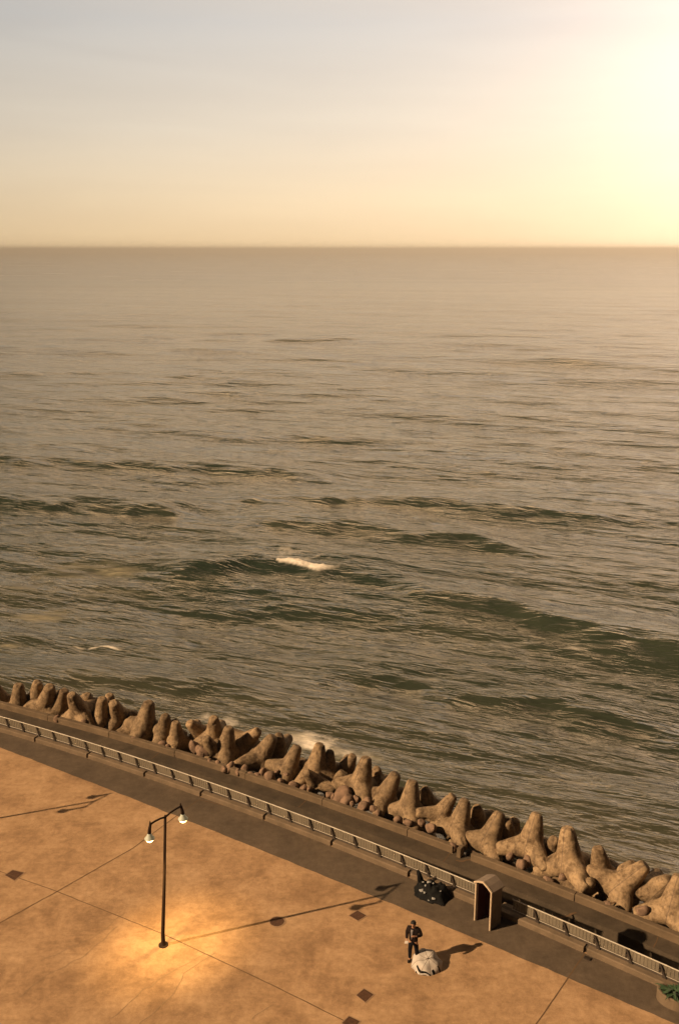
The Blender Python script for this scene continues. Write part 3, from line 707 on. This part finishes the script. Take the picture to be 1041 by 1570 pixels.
# more rubble lying on the slope under the tetrapods
for i in range(60):
    x = -22 + 38 * (i + rr.random()) / 60; n_ = rr.uniform(6.4, 10.5)
    zz = np.interp(n_, [p[0] for p in prof], [p[1] for p in prof]) + 0.1
    o = bpy.data.objects.new('boulder', RM[i % 5]); C.objects.link(o); o.location = K(x, n_, float(zz))
    s2 = rr.uniform(.5, 1.1); o.scale = (s2, s2 * rr.uniform(.7, 1.1), s2 * .8); o.rotation_euler = (rr.uniform(0, 6), rr.uniform(0, 6), rr.uniform(0, 6))
    tag(o, 'rough dark boulder on the shore slope under the tetrapods', 'boulder', 'dark boulders under the tetrapods')

# ------------------------------------------------------------------ street lamps
def lamp(loc, label):
    t = empty('street_lamp', loc); tag(t, label, 'street lamp')
    top = Vector((0.33, 0.0, 5.62))
    b_ = bmesh.new(); tube(b_, [Vector((0, 0, 0)), Vector((0, 0, 0.02)), Vector((0.0, 0, 0.5)), top * 0.5, top, top + Vector((0.004, 0, 0.06))], [0.09, 0.088, 0.075, 0.06, 0.05, 0.03], 14)
    obj('pole', b_, M['dark_metal'], t, True)
    b_ = bmesh.new(); lathe(b_, [(0.0, 0.0), (0.19, 0.0), (0.19, 0.025), (0.11, 0.04), (0.09, 0.12), (0.0, 0.12)], 20); obj('base_plate', b_, M['dark_metal'], t)
    ad = Vector((0.50, 0.866, 0)).normalized()
    for s in (-1, 1):
        e = top + ad * (s * (0.66 if s < 0 else 0.74)) + Vector((-0.12 if s < 0 else 0.12, 0, 0.0))
        b_ = bmesh.new(); pts = [top + Vector((0, 0, -0.03)), top.lerp(e, 0.3) + Vector((0, 0, 0.03)), top.lerp(e, 0.7) + Vector((0, 0, 0.05)), e + Vector((0, 0, 0.03))]
        tube(b_, pts, 0.036, 8); arm = obj('arm', b_, M['dark_metal'], t, True)
        b_ = bmesh.new(); tube(b_, [e + Vector((0, 0, 0.17)), e + Vector((0, 0, 0.10)), e, e + Vector((-0.03, 0, -0.14)), e + Vector((-0.05, 0, -0.34))] if s < 0 else
                               [e + Vector((-0.02, 0, 0.17)), e + Vector((-0.02, 0, 0.10)), e, e + Vector((0.03, 0, -0.14)), e + Vector((0.05, 0, -0.30))], [0.015, 0.03, 0.05, 0.06, 0.07], 10)
        obj('lamp_bracket', b_, M['dark_metal'], t, True)
        c = e + (Vector((-0.05, 0, -0.34)) if s < 0 else Vector((0.05, 0, -0.30)))
        T_ = Matrix.Translation(c) @ Matrix.Scale(0.78, 4)
        b_ = bmesh.new(); lathe(b_, [(0.05, 0.04), (0.09, 0.0), (0.12, -0.08), (0.17, -0.17), (0.24, -0.25), (0.245, -0.27), (0.23, -0.27), (0.16, -0.18), (0.11, -0.09), (0.05, -0.02)], 24, T_)
        sh = obj('lamp_shade', b_, M['shade'], t, True)
        b_ = bmesh.new(); lathe(b_, [(0.0, -0.12), (0.06, -0.14), (0.12, -0.21), (0.18, -0.28), (0.17, -0.36), (0.10, -0.43), (0.0, -0.46)], 20, T_)
        obj('bulb', b_, M['bulb'], sh, True)
        ld = bpy.data.lights.new('lamp_light', 'SPOT'); ld.spot_size = R(76); ld.spot_blend = 1.0; ld.energy = 850; ld.color = (1.0, 0.63, 0.23); ld.shadow_soft_size = 0.12
        lo = bpy.data.objects.new('lamp_light', ld); C.objects.link(lo); lo.parent = t; lo.location = c + Vector((0, 0, -0.62))
    return t
lb = P(251, 1449)
lamp(lb, 'tall dark two armed street lamp with both bell shades lit, standing on the plaza')
lamp((lb.x - 13.9, lb.y + 7.1, 0), 'second two armed street lamp just outside the left edge, only its shadow in view')

# ------------------------------------------------------------------ booth at the railing
def booth():
    a = P(727.5, 1411); b = P(750.5, 1427); wv = (b - a); wd = wv.length; ux = wv.normalized(); uy = Vector((-ux.y, ux.x, 0))
    rz = math.atan2(ux.y, ux.x); t = empty('booth', a + wv * 0.5, rz)
    tag(t, 'narrow upright booth with a curved roof and dark red inside, backed against the railing', 'booth')
    w2, dpt, h = wd / 2, 0.64, 1.70
    b_ = bmesh.new(); box(b_, -w2, -w2 + 0.06, 0.03, dpt, 0, h, bev=0.006); obj('side_wall', b_, M['kiosk'], t)
    b_ = bmesh.new(); box(b_, w2 - 0.06, w2, 0.03, dpt, 0, h, bev=0.006); obj('side_wall', b_, M['kiosk'], t)
    b_ = bmesh.new(); box(b_, -w2 + 0.062, w2 - 0.062, dpt - 0.06, dpt - 0.002, 0, h); obj('back_wall', b_, M['maroon'], t)
    b_ = bmesh.new(); box(b_, -w2 + 0.0625, -w2 + 0.072, 0.05, dpt - 0.07, 0.01, h - 0.01); box(b_, w2 - 0.072, w2 - 0.062, 0.05, dpt - 0.07, 0.01, h - 0.01); obj('lining', b_, M['maroon'], t)
    for s in (-1, 1):
        b_ = bmesh.new(); box(b_, s * w2 - 0.035, s * w2 + 0.035, -0.03, 0.028, 0, h + 0.02, bev=0.01); obj('door_post', b_, M['cream'], t)
    # shallow vault roof, front arch trim
    def arch(x, r=0.0): return h + 0.02 + r + 0.24 * (1 - abs(x / (w2 + 0.08)) ** 1.35)
    def vault(b_, x0, x1, y0, y1, th):
        n_ = 4; rows = []
        for i in range(n_ + 1):
            x = x0 + (x1 - x0) * i / n_; z = arch(x)
            rows.append([b_.verts.new(v) for v in ((x, y0, z), (x, y1, z), (x, y1, z + th), (x, y0, z + th))])
        for r0, r1 in zip(rows, rows[1:]):
            for k in range(4): b_.faces.new((r0[k], r0[(k + 1) % 4], r1[(k + 1) % 4], r1[k]))
        b_.faces.new(rows[0]); b_.faces.new(rows[-1][::-1])
    b_ = bmesh.new(); vault(b_, -w2 - 0.07, w2 + 0.07, -0.02, dpt + 0.04, 0.045); obj('roof', b_, M['kroof'], t)
    b_ = bmesh.new(); vault(b_, -w2 - 0.075, w2 + 0.075, -0.075, -0.022, 0.07); obj('roof_trim', b_, M['cream'], t)
    # gable panel under the arch at the back and small corner brackets
    b_ = bmesh.new(); n_ = 14; rows = []
    for i in range(n_ + 1):
        x = -w2 + 2 * w2 * i / n_
        rows.append([b_.verts.new((x, y, z)) for y, z in ((dpt - 0.05, h + 0.002), (dpt - 0.01, h + 0.002), (dpt - 0.01, arch(x) - 0.002), (dpt - 0.05, arch(x) - 0.002))])
    for r0, r1 in zip(rows, rows[1:]):
        for k in range(4): b_.faces.new((r0[k], r0[(k + 1) % 4], r1[(k + 1) % 4], r1[k]))
    b_.faces.new(rows[0]); b_.faces.new(rows[-1][::-1]); obj('gable', b_, M['kiosk'], t)
booth()

# ------------------------------------------------------------------ covers in the paving
def cover(pts, label):
    q = [P(*p) for p in pts]; c = sum(q, Vector()) / 4; t = empty('drain_cover', (c.x, c.y, 0)); tag(t, label, 'drain cover', 'square rusty drain covers in the plaza')
    q = [p - c for p in q]
    b_ = bmesh.new(); o_ = [b_.verts.new(p * 1.13 + Vector((0, 0, 0.012))) for p in q]; i_ = [b_.verts.new(p * 0.98 + Vector((0, 0, 0.012))) for p in q]; lo = [b_.verts.new(p * 1.13 + Vector((0, 0, -0.02))) for p in q]
    for k in range(4): b_.faces.new((o_[k], o_[(k + 1) % 4], i_[(k + 1) % 4], i_[k])); b_.faces.new((lo[k], lo[(k + 1) % 4], o_[(k + 1) % 4], o_[k]))
    obj('frame', b_, M['iron_frame'], t)
    b_ = bmesh.new(); top = [b_.verts.new(p * 0.97 + Vector((0, 0, 0.008))) for p in q]; b_.faces.new(top)
    for i in range(1, 6):   # raised bars
        f = i / 6; a = q[0].lerp(q[1], f) * 0.9; b = q[3].lerp(q[2], f) * 0.9
        tube(b_, [a + Vector((0, 0, 0.012)), b + Vector((0, 0, 0.012))], 0.012, 6)
    obj('lid', b_, M['iron'], t)
cover([(535, 1404), (548, 1396), (562, 1404), (549, 1412)], 'square rusty drain cover beside the shadow of the lamp heads')
cover([(546, 1526), (558, 1516), (573, 1525), (560, 1537)], 'square rusty drain cover below the standing person, near the lower edge')
cover([(8, 1342), (20, 1334), (38, 1338), (23, 1350)], 'square dark drain cover at the left edge beside the paving joint')
cover([(524, 1569), (535, 1558), (552, 1566), (541, 1579)], 'square rusty drain cover cut by the bottom edge of the picture')
c = P(425, 1413); t = empty('manhole_cover', (c.x, c.y, 0)); tag(t, 'round rusty manhole cover touching the long shadow of the lamp pole', 'manhole')
b_ = bmesh.new(); lathe(b_, [(0.34, -0.02), (0.34, 0.012), (0.29, 0.012), (0.29, 0.0)], 28); obj('frame', b_, M['iron_frame'], t)
b_ = bmesh.new(); lathe(b_, [(0.285, 0.004), (0.285, 0.01), (0.24, 0.012), (0.235, 0.008), (0.16, 0.008), (0.155, 0.013), (0.08, 0.013), (0.075, 0.008), (0.001, 0.008)], 28); obj('lid', b_, M['iron'], t)
c = P(900, 1470); b_ = bmesh.new(); box(b_, -0.13, 0.13, -0.08, 0.08, 0.0, 0.05, bev=0.012)
for k in range(4): box(b_, -0.11 + k * 0.06, -0.085 + k * 0.06, -0.06, 0.06, 0.048, 0.06)
o = obj('drain_grate', b_, M['post'], loc=(c.x, c.y, 0.004)); o.rotation_euler = (0, 0, -0.6); tag(o, 'small black drain grate at the foot of the kerb, right of the booth', 'drain')

# ------------------------------------------------------------------ skinned figures
def skin_mesh(verts, edges, rad, levels=2, root=0):
    me = bpy.data.meshes.new('s'); me.from_pydata([tuple(v) for v in verts], edges, []); o = bpy.data.objects.new('s', me); C.objects.link(o)
    o.modifiers.new('skin', 'SKIN'); sub = o.modifiers.new('sub', 'SUBSURF'); sub.levels = levels; sub.render_levels = levels
    if not me.skin_vertices: me.skin_vertices.new()
    for i, r in enumerate(rad):
        me.skin_vertices[0].data[i].radius = (r, r) if isinstance(r, (int, float)) else r
        me.skin_vertices[0].data[i].use_root = (i == root)
    dg = bpy.context.evaluated_depsgraph_get(); m2 = bpy.data.meshes.new_from_object(o.evaluated_get(dg)); bpy.data.objects.remove(o); bpy.data.meshes.remove(me)
    m2.polygons.foreach_set('use_smooth', [True] * len(m2.polygons)); return m2
def person():
    base = P(633, 1474); t = empty('person', (base.x, base.y, 0), R(-22)); t.scale = (1.02, 1.02, 1.02)
    tag(t, 'person in black standing beside the white umbrella, head bowed, arms bent in front', 'person')
    # local frame: x = to the picture's right, -y = towards the camera (the way the figure faces)
    J = {}
    vs, es, rd = [], [], []
    def v(n, p, r, par=None):
        J[n] = len(vs); vs.append(Vector(p)); rd.append(r)
        if par is not None: es.append((J[par], J[n]))
    v('pel', (0, 0, 0.96), (0.15, 0.11)); v('waist', (0, 0.0, 1.10), (0.13, 0.10), 'pel'); v('chest', (0, 0.0, 1.30), (0.16, 0.11), 'waist'); v('neckb', (0, -0.01, 1.46), 0.07, 'chest'); v('neck', (0, -0.03, 1.52), 0.052, 'neckb')
    v('headl', (0, -0.055, 1.58), (0.068, 0.075), 'neck'); v('headm', (0, -0.075, 1.65), (0.078, 0.09), 'headl'); v('headt', (0, -0.08, 1.73), (0.06, 0.075), 'headm'); 
    hands = {'l': [(-0.20, 0.01, 1.42), (-0.25, -0.02, 1.20), (-0.19, -0.22, 1.06), (-0.14, -0.30, 1.05)], 'r': [(0.20, 0.01, 1.42), (0.31, -0.03, 1.24), (0.16, -0.23, 1.30), (0.09, -0.29, 1.33)]}
    legs = {'l': [(-0.09, 0, 0.90), (-0.12, -0.02, 0.50), (-0.13, 0.02, 0.09), (-0.14, -0.14, 0.035)], 'r': [(0.09, 0, 0.90), (0.14, -0.02, 0.50), (0.17, 0.03, 0.09), (0.20, -0.12, 0.035)]}
    for s in 'lr':
        h = hands[s]; sg = -1 if s == 'l' else 1
        v('sh' + s, h[0], 0.06, 'chest'); v('el' + s, h[1], 0.042, 'sh' + s); v('wr' + s, h[2], 0.027, 'el' + s); v('pa' + s, h[3], (0.036, 0.018), 'wr' + s)
        d = (Vector(h[3]) - Vector(h[2])).normalized(); side = d.cross(Vector((0, 0, 1))).normalized() * sg
        up = side.cross(d)
        for k, (off, ln) in enumerate(((-0.027, 0.068), (-0.009, 0.078), (0.009, 0.073), (0.027, 0.058))):
            p0 = Vector(h[3]) + d * 0.03 + side * off; p1 = p0 + d * ln * 0.55; p2 = p1 + (d * 0.35 - Vector((0, 0, 1)) * 0.75).normalized() * ln * 0.5
            v(f'f{k}a{s}', p0, 0.010, 'pa' + s); v(f'f{k}b{s}', p1, 0.0095, f'f{k}a{s}'); v(f'f{k}c{s}', p2, 0.008, f'f{k}b{s}')
        p0 = Vector(h[3]) - d * 0.015 - side * 0.035; v('t0' + s, p0, 0.012, 'pa' + s); v('t1' + s, p0 - side * 0.02 + d * 0.03, 0.010, 't0' + s); v('t2' + s, p0 - side * 0.018 + d * 0.06, 0.009, 't1' + s)
        l = legs[s]; v('hip' + s, l[0], 0.09, 'pel'); v('kn' + s, l[1], 0.06, 'hip' + s); v('an' + s, l[2], 0.042, 'kn' + s); v('to' + s, l[3], 0.035, 'an' + s)
    me = skin_mesh(vs, es, rd); body = link('body', me, M['skin'], t)
    # face
    for sx in (-0.031, 0.031):
        b_ = bmesh.new(); r = bmesh.ops.create_uvsphere(b_, u_segments=10, v_segments=8, radius=0.012); bmesh.ops.translate(b_, verts=r['verts'], vec=(sx, -0.155, 1.655)); obj('eye', b_, M['hair'], body, True)
    b_ = bmesh.new(); tube(b_, [(0, -0.158, 1.665), (0, -0.178, 1.635), (0, -0.165, 1.622)], [0.008, 0.016, 0.012], 8); obj('nose', b_, M['skin'], body, True)
    for sx in (-1, 1):
        b_ = bmesh.new(); r = bmesh.ops.create_uvsphere(b_, u_segments=8, v_segments=6, radius=0.03); bmesh.ops.scale(b_, vec=(0.35, 0.7, 1), verts=r['verts']); bmesh.ops.translate(b_, verts=r['verts'], vec=(sx * 0.08, -0.065, 1.645)); obj('ear', b_, M['skin'], body, True)
    b_ = bmesh.new(); tube(b_, [(-0.022, -0.150, 1.60), (0, -0.156, 1.598), (0.022, -0.150, 1.60)], 0.006, 6); obj('mouth', b_, M['maroon'], body, True)
    # hair
    b_ = bmesh.new(); r = bmesh.ops.create_uvsphere(b_, u_segments=20, v_segments=14, radius=0.105)
    for q in b_.verts:
        q.co.z *= 1.05; q.co.y *= 1.08; q.co += Vector((0, -0.058, 1.69))
        q.co += q.co.normalized() * 0.008 * noise.noise(q.co * 30)
    bmesh.ops.delete(b_, geom=[q for q in b_.verts if (q.co.y < -0.11 and q.co.z < 1.70) or q.co.z < 1.60], context='VERTS')
    obj('hair', b_, M['hair'], body, True)
    # jacket
    jv = [(0, 0, 0.86), (0, 0, 1.02), (0, 0, 1.15), (0, 0, 1.32), (0, -0.01, 1.47)]; jr = [(0.185, 0.135), (0.18, 0.135), (0.175, 0.135), (0.195, 0.14), 0.085]; je = [(0, 1), (1, 2), (2, 3), (3, 4)]
    for s in 'lr':
        h = [Vector(q) for q in hands[s]]; i = len(jv); jv += [h[0], h[1], h[2].lerp(h[1], 0.06)]; jr += [0.088, 0.07, 0.05]; je += [(3, i), (i, i + 1), (i + 1, i + 2)]
    link('jacket', skin_mesh(jv, je, jr), M['jacket'], t)
    tv = [(0, 0, 0.98), (0, 0, 0.90)]; tr = [(0.16, 0.12), (0.165, 0.125)]; te = [(0, 1)]
    for s in 'lr':
        l = [Vector(q) for q in legs[s]]; i = len(tv); tv += [l[0] + Vector((0, 0, -0.06)), l[1], l[2] + Vector((0, 0, 0.0))]; tr += [0.108, 0.08, 0.066]; te += [(1, i), (i, i + 1), (i + 1, i + 2)]
    link('trousers', skin_mesh(tv, te, tr), M['trousers'], t)
    for s in 'lr':
        l = [Vector(q) for q in legs[s]]
        m_ = skin_mesh([l[2] + Vector((0, 0.05, -0.045)), l[2] + Vector((0, -0.02, -0.04)), l[3] + Vector((0, 0.03, 0.01)), l[3] + Vector((0, -0.04, 0.0))], [(0, 1), (1, 2), (2, 3)], [0.045, 0.055, 0.048, 0.038])
        for q in m_.vertices: q.co.z = max(q.co.z, 0.004)
        link('shoe', m_, M['hair'], t)
    # open jacket front showing a pale shirt
    b_ = bmesh.new(); rows = []
    for z, wd, y in ((1.44, 0.035, -0.115), (1.38, 0.04, -0.15), (1.28, 0.032, -0.168), (1.16, 0.02, -0.162), (1.06, 0.012, -0.155)):
        rows.append([b_.verts.new((sx * wd - 0.03, y + (0.012 if k in (0, 3) else 0), z)) for k, sx in enumerate((-1, -0.4, 0.4, 1))])
    for r0, r1 in zip(rows, rows[1:]):
        for k in range(3): b_.faces.new((r0[k], r0[k + 1], r1[k + 1], r1[k]))
    bmesh.ops.solidify(b_, geom=b_.faces, thickness=0.02); obj('shirt', b_, M['shirt'], t)
    wp = t.matrix_basis @ Vector((-0.145, -0.37, 1.06))
    b_ = bmesh.new(); box(b_, -0.075, 0.075, -0.055, 0.055, -0.012, 0.012, bev=0.004); box(b_, -0.06, 0.06, -0.04, 0.04, 0.0125, 0.018)
    o = obj('paper_packet', b_, M['white'], loc=wp); o.rotation_euler = (R(24), R(-10), R(-22)); tag(o, 'small white packet held in the hand of the standing person', 'packet')
person()

# ------------------------------------------------------------------ white umbrella lying on the plaza
def umbrella():
    c = P(655, 1482); t = empty('umbrella', (c.x, c.y, 0)); tag(t, 'open white umbrella with black bands and ribs resting on the ground at the person\'s feet', 'umbrella')
    nrib, rad, hh = 8, 0.60, 0.33
    tilt = Matrix.Translation(Vector((0, 0, 0.225))) @ Matrix.Rotation(R(12), 4, 'Z') @ Matrix.Rotation(R(22), 4, 'X')
    def pt(a, r):   # canopy surface, scalloped between ribs
        k = (a / (2 * math.pi) * nrib) % 1.0; sc = 1 - 0.075 * math.sin(math.pi * k) * (r ** 2)
        R_ = rad * math.sin(r * 1.30) / math.sin(1.30) * sc
        z = hh * (math.cos(r * 1.30) - math.cos(1.30)) / (1 - math.cos(1.30)) + 0.03 * math.sin(math.pi * k) * r * r * 0.0
        q = Vector((R_ * math.cos(a), R_ * math.sin(a), z - 0.12)); q += Vector((0.5, 0.5, 1)) * 0.085 * noise.noise(q * 3.3 + Vector((4, 1, 2))); return tilt @ q
    def panel(b_, a0, a1, r0, r1, na=6, nr=8, lift=0.0):
        g = []
        for i in range(nr + 1):
            row = []
            for j in range(na + 1):
                a = a0 + (a1 - a0) * j / na; r = r0 + (r1 - r0) * i / nr; p = pt(a, r)
                if lift: p = p + (p - tilt @ Vector((0, 0, -0.4))).normalized() * lift
                row.append(b_.verts.new(p))
            g.append(row)
        for i in range(nr):
            for j in range(na):
                try: b_.faces.new((g[i][j], g[i][j + 1], g[i + 1][j + 1], g[i + 1][j]))
                except ValueError: pass
    b_ = bmesh.new()
    for k in range(nrib): panel(b_, 2 * math.pi * k / nrib, 2 * math.pi * (k + 1) / nrib, 0.01, 1.0)
    bmesh.ops.remove_doubles(b_, verts=b_.verts, dist=0.001); bmesh.ops.solidify(b_, geom=b_.faces, thickness=0.004); obj('canopy', b_, M['white'], t, True)
    # black printed bands on the panels facing the camera
    b_ = bmesh.new(); A = lambda d: R(d)
    panel(b_, A(196), A(268), 0.66, 0.76, 20, 3, 0.006); panel(b_, A(206), A(250), 0.88, 0.965, 10, 3, 0.006)
    panel(b_, A(262), A(269), 0.66, 1.0, 3, 6, 0.008); panel(b_, A(280), A(290), 0.50, 1.0, 3, 8, 0.008); panel(b_, A(308), A(313), 0.55, 1.0, 3, 8, 0.008)
    bmesh.ops.solidify(b_, geom=b_.faces, thickness=-0.003); obj('printed_band', b_, M['black'], t)
    for k in range(nrib):
        a = 2 * math.pi * k / nrib; b_ = bmesh.new()
        tube(b_, [pt(a, r / 8) + (pt(a, r / 8) - tilt @ Vector((0, 0, -0.4))).normalized() * 0.004 for r in range(0, 9)], 0.007, 6); obj('rib', b_, M['kroof'], t, True)
    b_ = bmesh.new(); tube(b_, [tilt @ Vector((0, 0, 0.38)), tilt @ Vector((0, 0, 0.30)), tilt @ Vector((0, 0, -0.16))], [0.008, 0.012, 0.01], 8); obj('shaft', b_, M['dark_metal'], t, True)
umbrella()

# ------------------------------------------------------------------ black draped heap at the kerb
def heap():
    c = P(661, 1372); t = empty('covered_heap', (c.x, c.y, 0), R(-30)); tag(t, 'black cloth covered heap with pale scraps, piled on the dark strip by the kerb', 'covered heap')
    b_ = bmesh.new(); nx, ny = 44, 30; g = []
    def hf(x, y):
        a = 0.50 * math.exp(-((x - 0.12) / 0.62) ** 4 - (y / 0.44) ** 4)
        a += 0.50 * math.exp(-((x + 0.60) / 0.20) ** 2 - ((y - 0.15) / 0.24) ** 2)
        a += 0.16 * math.exp(-((x - 0.5) / 0.26) ** 2 - ((y - 0.22) / 0.2) ** 2)
        p = Vector((x * 4.1, y * 4.1, 8.3)); a *= 1 + 0.35 * noise.noise(p) + 0.18 * noise.noise(p * 2.6)
        ed = max(abs(x) / 0.92, abs(y) / 0.60); k = max(0.0, 1 - ed ** 6)
        return max(a * k - 0.012, 0.0) + 0.004
    for i in range(nx + 1):
        row = []
        for j in range(ny + 1):
            x = -0.92 + 1.84 * i / nx; y = -0.60 + 1.2 * j / ny
            kx = 1 + 0.10 * noise.noise(Vector((y * 3, 5, 0))); ky = 1 + 0.16 * noise.noise(Vector((x * 2.5, 0, 3)))
            z = hf(x, y); fold = 0.02 * math.sin((x * 9 + y * 14) + 3 * noise.noise(Vector((x * 2, y * 2, 0)))) * min(1, z * 5)
            row.append(b_.verts.new((x * kx * 0.92, y * ky * 0.9, z + fold)))
        g.append(row)
    for i in range(nx):
        for j in range(ny): b_.faces.new((g[i][j], g[i + 1][j], g[i + 1][j + 1], g[i][j + 1]))
    dead = [f for f in b_.faces if max(v.co.z for v in f.verts) < 0.03]
    bmesh.ops.delete(b_, geom=dead, context='FACES'); bmesh.ops.solidify(b_, geom=b_.faces, thickness=0.012); obj('cloth', b_, M['black'], t, True)
    b_ = bmesh.new(); tube(b_, [(-0.56, 0.1, 0.4), (-0.64, 0.14, 0.7), (-0.70, 0.12, 0.84)], [0.14, 0.09, 0.05], 8)
    for v in b_.verts: v.co += Vector((1, 1, 0)) * 0.04 * noise.noise(v.co * 6)
    obj('handle', b_, M['black'], t, True)
    rnd = random.Random(5)
    for (x, y, sz) in ((-0.12, 0.02, .085), (0.02, 0.10, .05), (-0.36, -0.30, .085), (-0.20, -0.22, .05), (-0.14, -0.40, .06), (0.30, -0.42, .07), (0.50, -0.12, .04), (-0.44, 0.05, .05), (0.12, -0.50, .045)):
        z = hf(x, y); b_ = bmesh.new(); r = bmesh.ops.create_icosphere(b_, subdivisions=2, radius=sz)
        for v in b_.verts: v.co = Vector((v.co.x * (0.7 + 6 * sz), v.co.y * 1.1, v.co.z * 0.4)) * (1 + 0.9 * noise.noise(v.co * 12 + Vector((x * 9, 0, 0)))) + Vector((x * 0.92, y * 0.9, z + 0.015))
        obj('pale_scrap', b_, M['offwhite'], t, True)
heap()

# ------------------------------------------------------------------ planter with leafy plant at the right edge
def planter():
    x0 = 11.75
    b_ = bmesh.new()
    n_ = []
    # round fronted concrete tub butting the kerb
    a = P(1022, 1524); c = K(a.x + 0.35, -0.42, 0)
    t = empty('planter', c, math.atan2(Kt(12).y, Kt(12).x)); tag(t, 'rounded concrete planter built against the kerb at the lower right corner', 'planter')
    prof_o = [(0.60, 0.0), (0.60, 0.40), (0.57, 0.43), (0.50, 0.43), (0.48, 0.40), (0.48, 0.30)]
    lathe(b_, prof_o, 32, Matrix.Diagonal((1.0, 0.7, 1, 1))); obj('tub', b_, M['kerb'], t)
    b_ = bmesh.new(); lathe(b_, [(0.48, 0.32), (0.25, 0.35), (0.001, 0.36)], 24, Matrix.Diagonal((1.0, 0.7, 1, 1))); obj('soil', b_, M['soil'], t)
    p = empty('leafy_plant', c + Vector((0, 0, 0.34))); tag(p, 'low green plant with broad pointed leaves growing in the planter by the railing', 'plant')
    rnd = random.Random(3); b_ = bmesh.new()
    for i in range(46):
        a_ = rnd.uniform(0, 6.283); ln = rnd.uniform(0.3, 0.62); wd = rnd.uniform(0.035, 0.065); ri = rnd.uniform(0.15, 0.75); st = Vector((rnd.uniform(-.12, .12), rnd.uniform(-.12, .12), 0))
        pr = None
        for k in range(7):
            f = k / 6; r = ln * f; z = ln * ri * (1.7 * f - 1.25 * f * f) + 0.02
            ce = st + Vector((math.cos(a_) * r, math.sin(a_) * r, z)); sd = Vector((-math.sin(a_), math.cos(a_), 0)) * wd * math.sin(math.pi * min(0.98, f * 0.85 + 0.12))
            cu = (b_.verts.new(ce - sd + Vector((0, 0, 0.012))), b_.verts.new(ce), b_.verts.new(ce + sd + Vector((0, 0, 0.012))))
            if pr: b_.faces.new((pr[0], pr[1], cu[1], cu[0])); b_.faces.new((pr[1], pr[2], cu[2], cu[1]))
            pr = cu
    obj('leaves', b_, M['leaf'], p, True)
planter()

# ------------------------------------------------------------------ sea haze
bm = bmesh.new(); box(bm, -150000, 150000, -400, 150000, SEA - 12, 31)
hm = bpy.data.materials.new('haze'); hm.use_nodes = True; t = hm.node_tree; t.nodes.clear()
pv = N(t, 'ShaderNodeVolumePrincipled'); pv.inputs['Color'].default_value = (0.96, 0.90, 0.80, 1); pv.inputs['Density'].default_value = 0.00042; pv.inputs['Anisotropy'].default_value = 0.85
ou = N(t, 'ShaderNodeOutputMaterial'); t.links.new(pv.outputs[0], ou.inputs['Volume'])
hz = obj('haze', bm, hm); hz['kind'] = 'stuff'; hz['label'] = 'pale warm haze lying over the sea'; hz['category'] = 'haze'
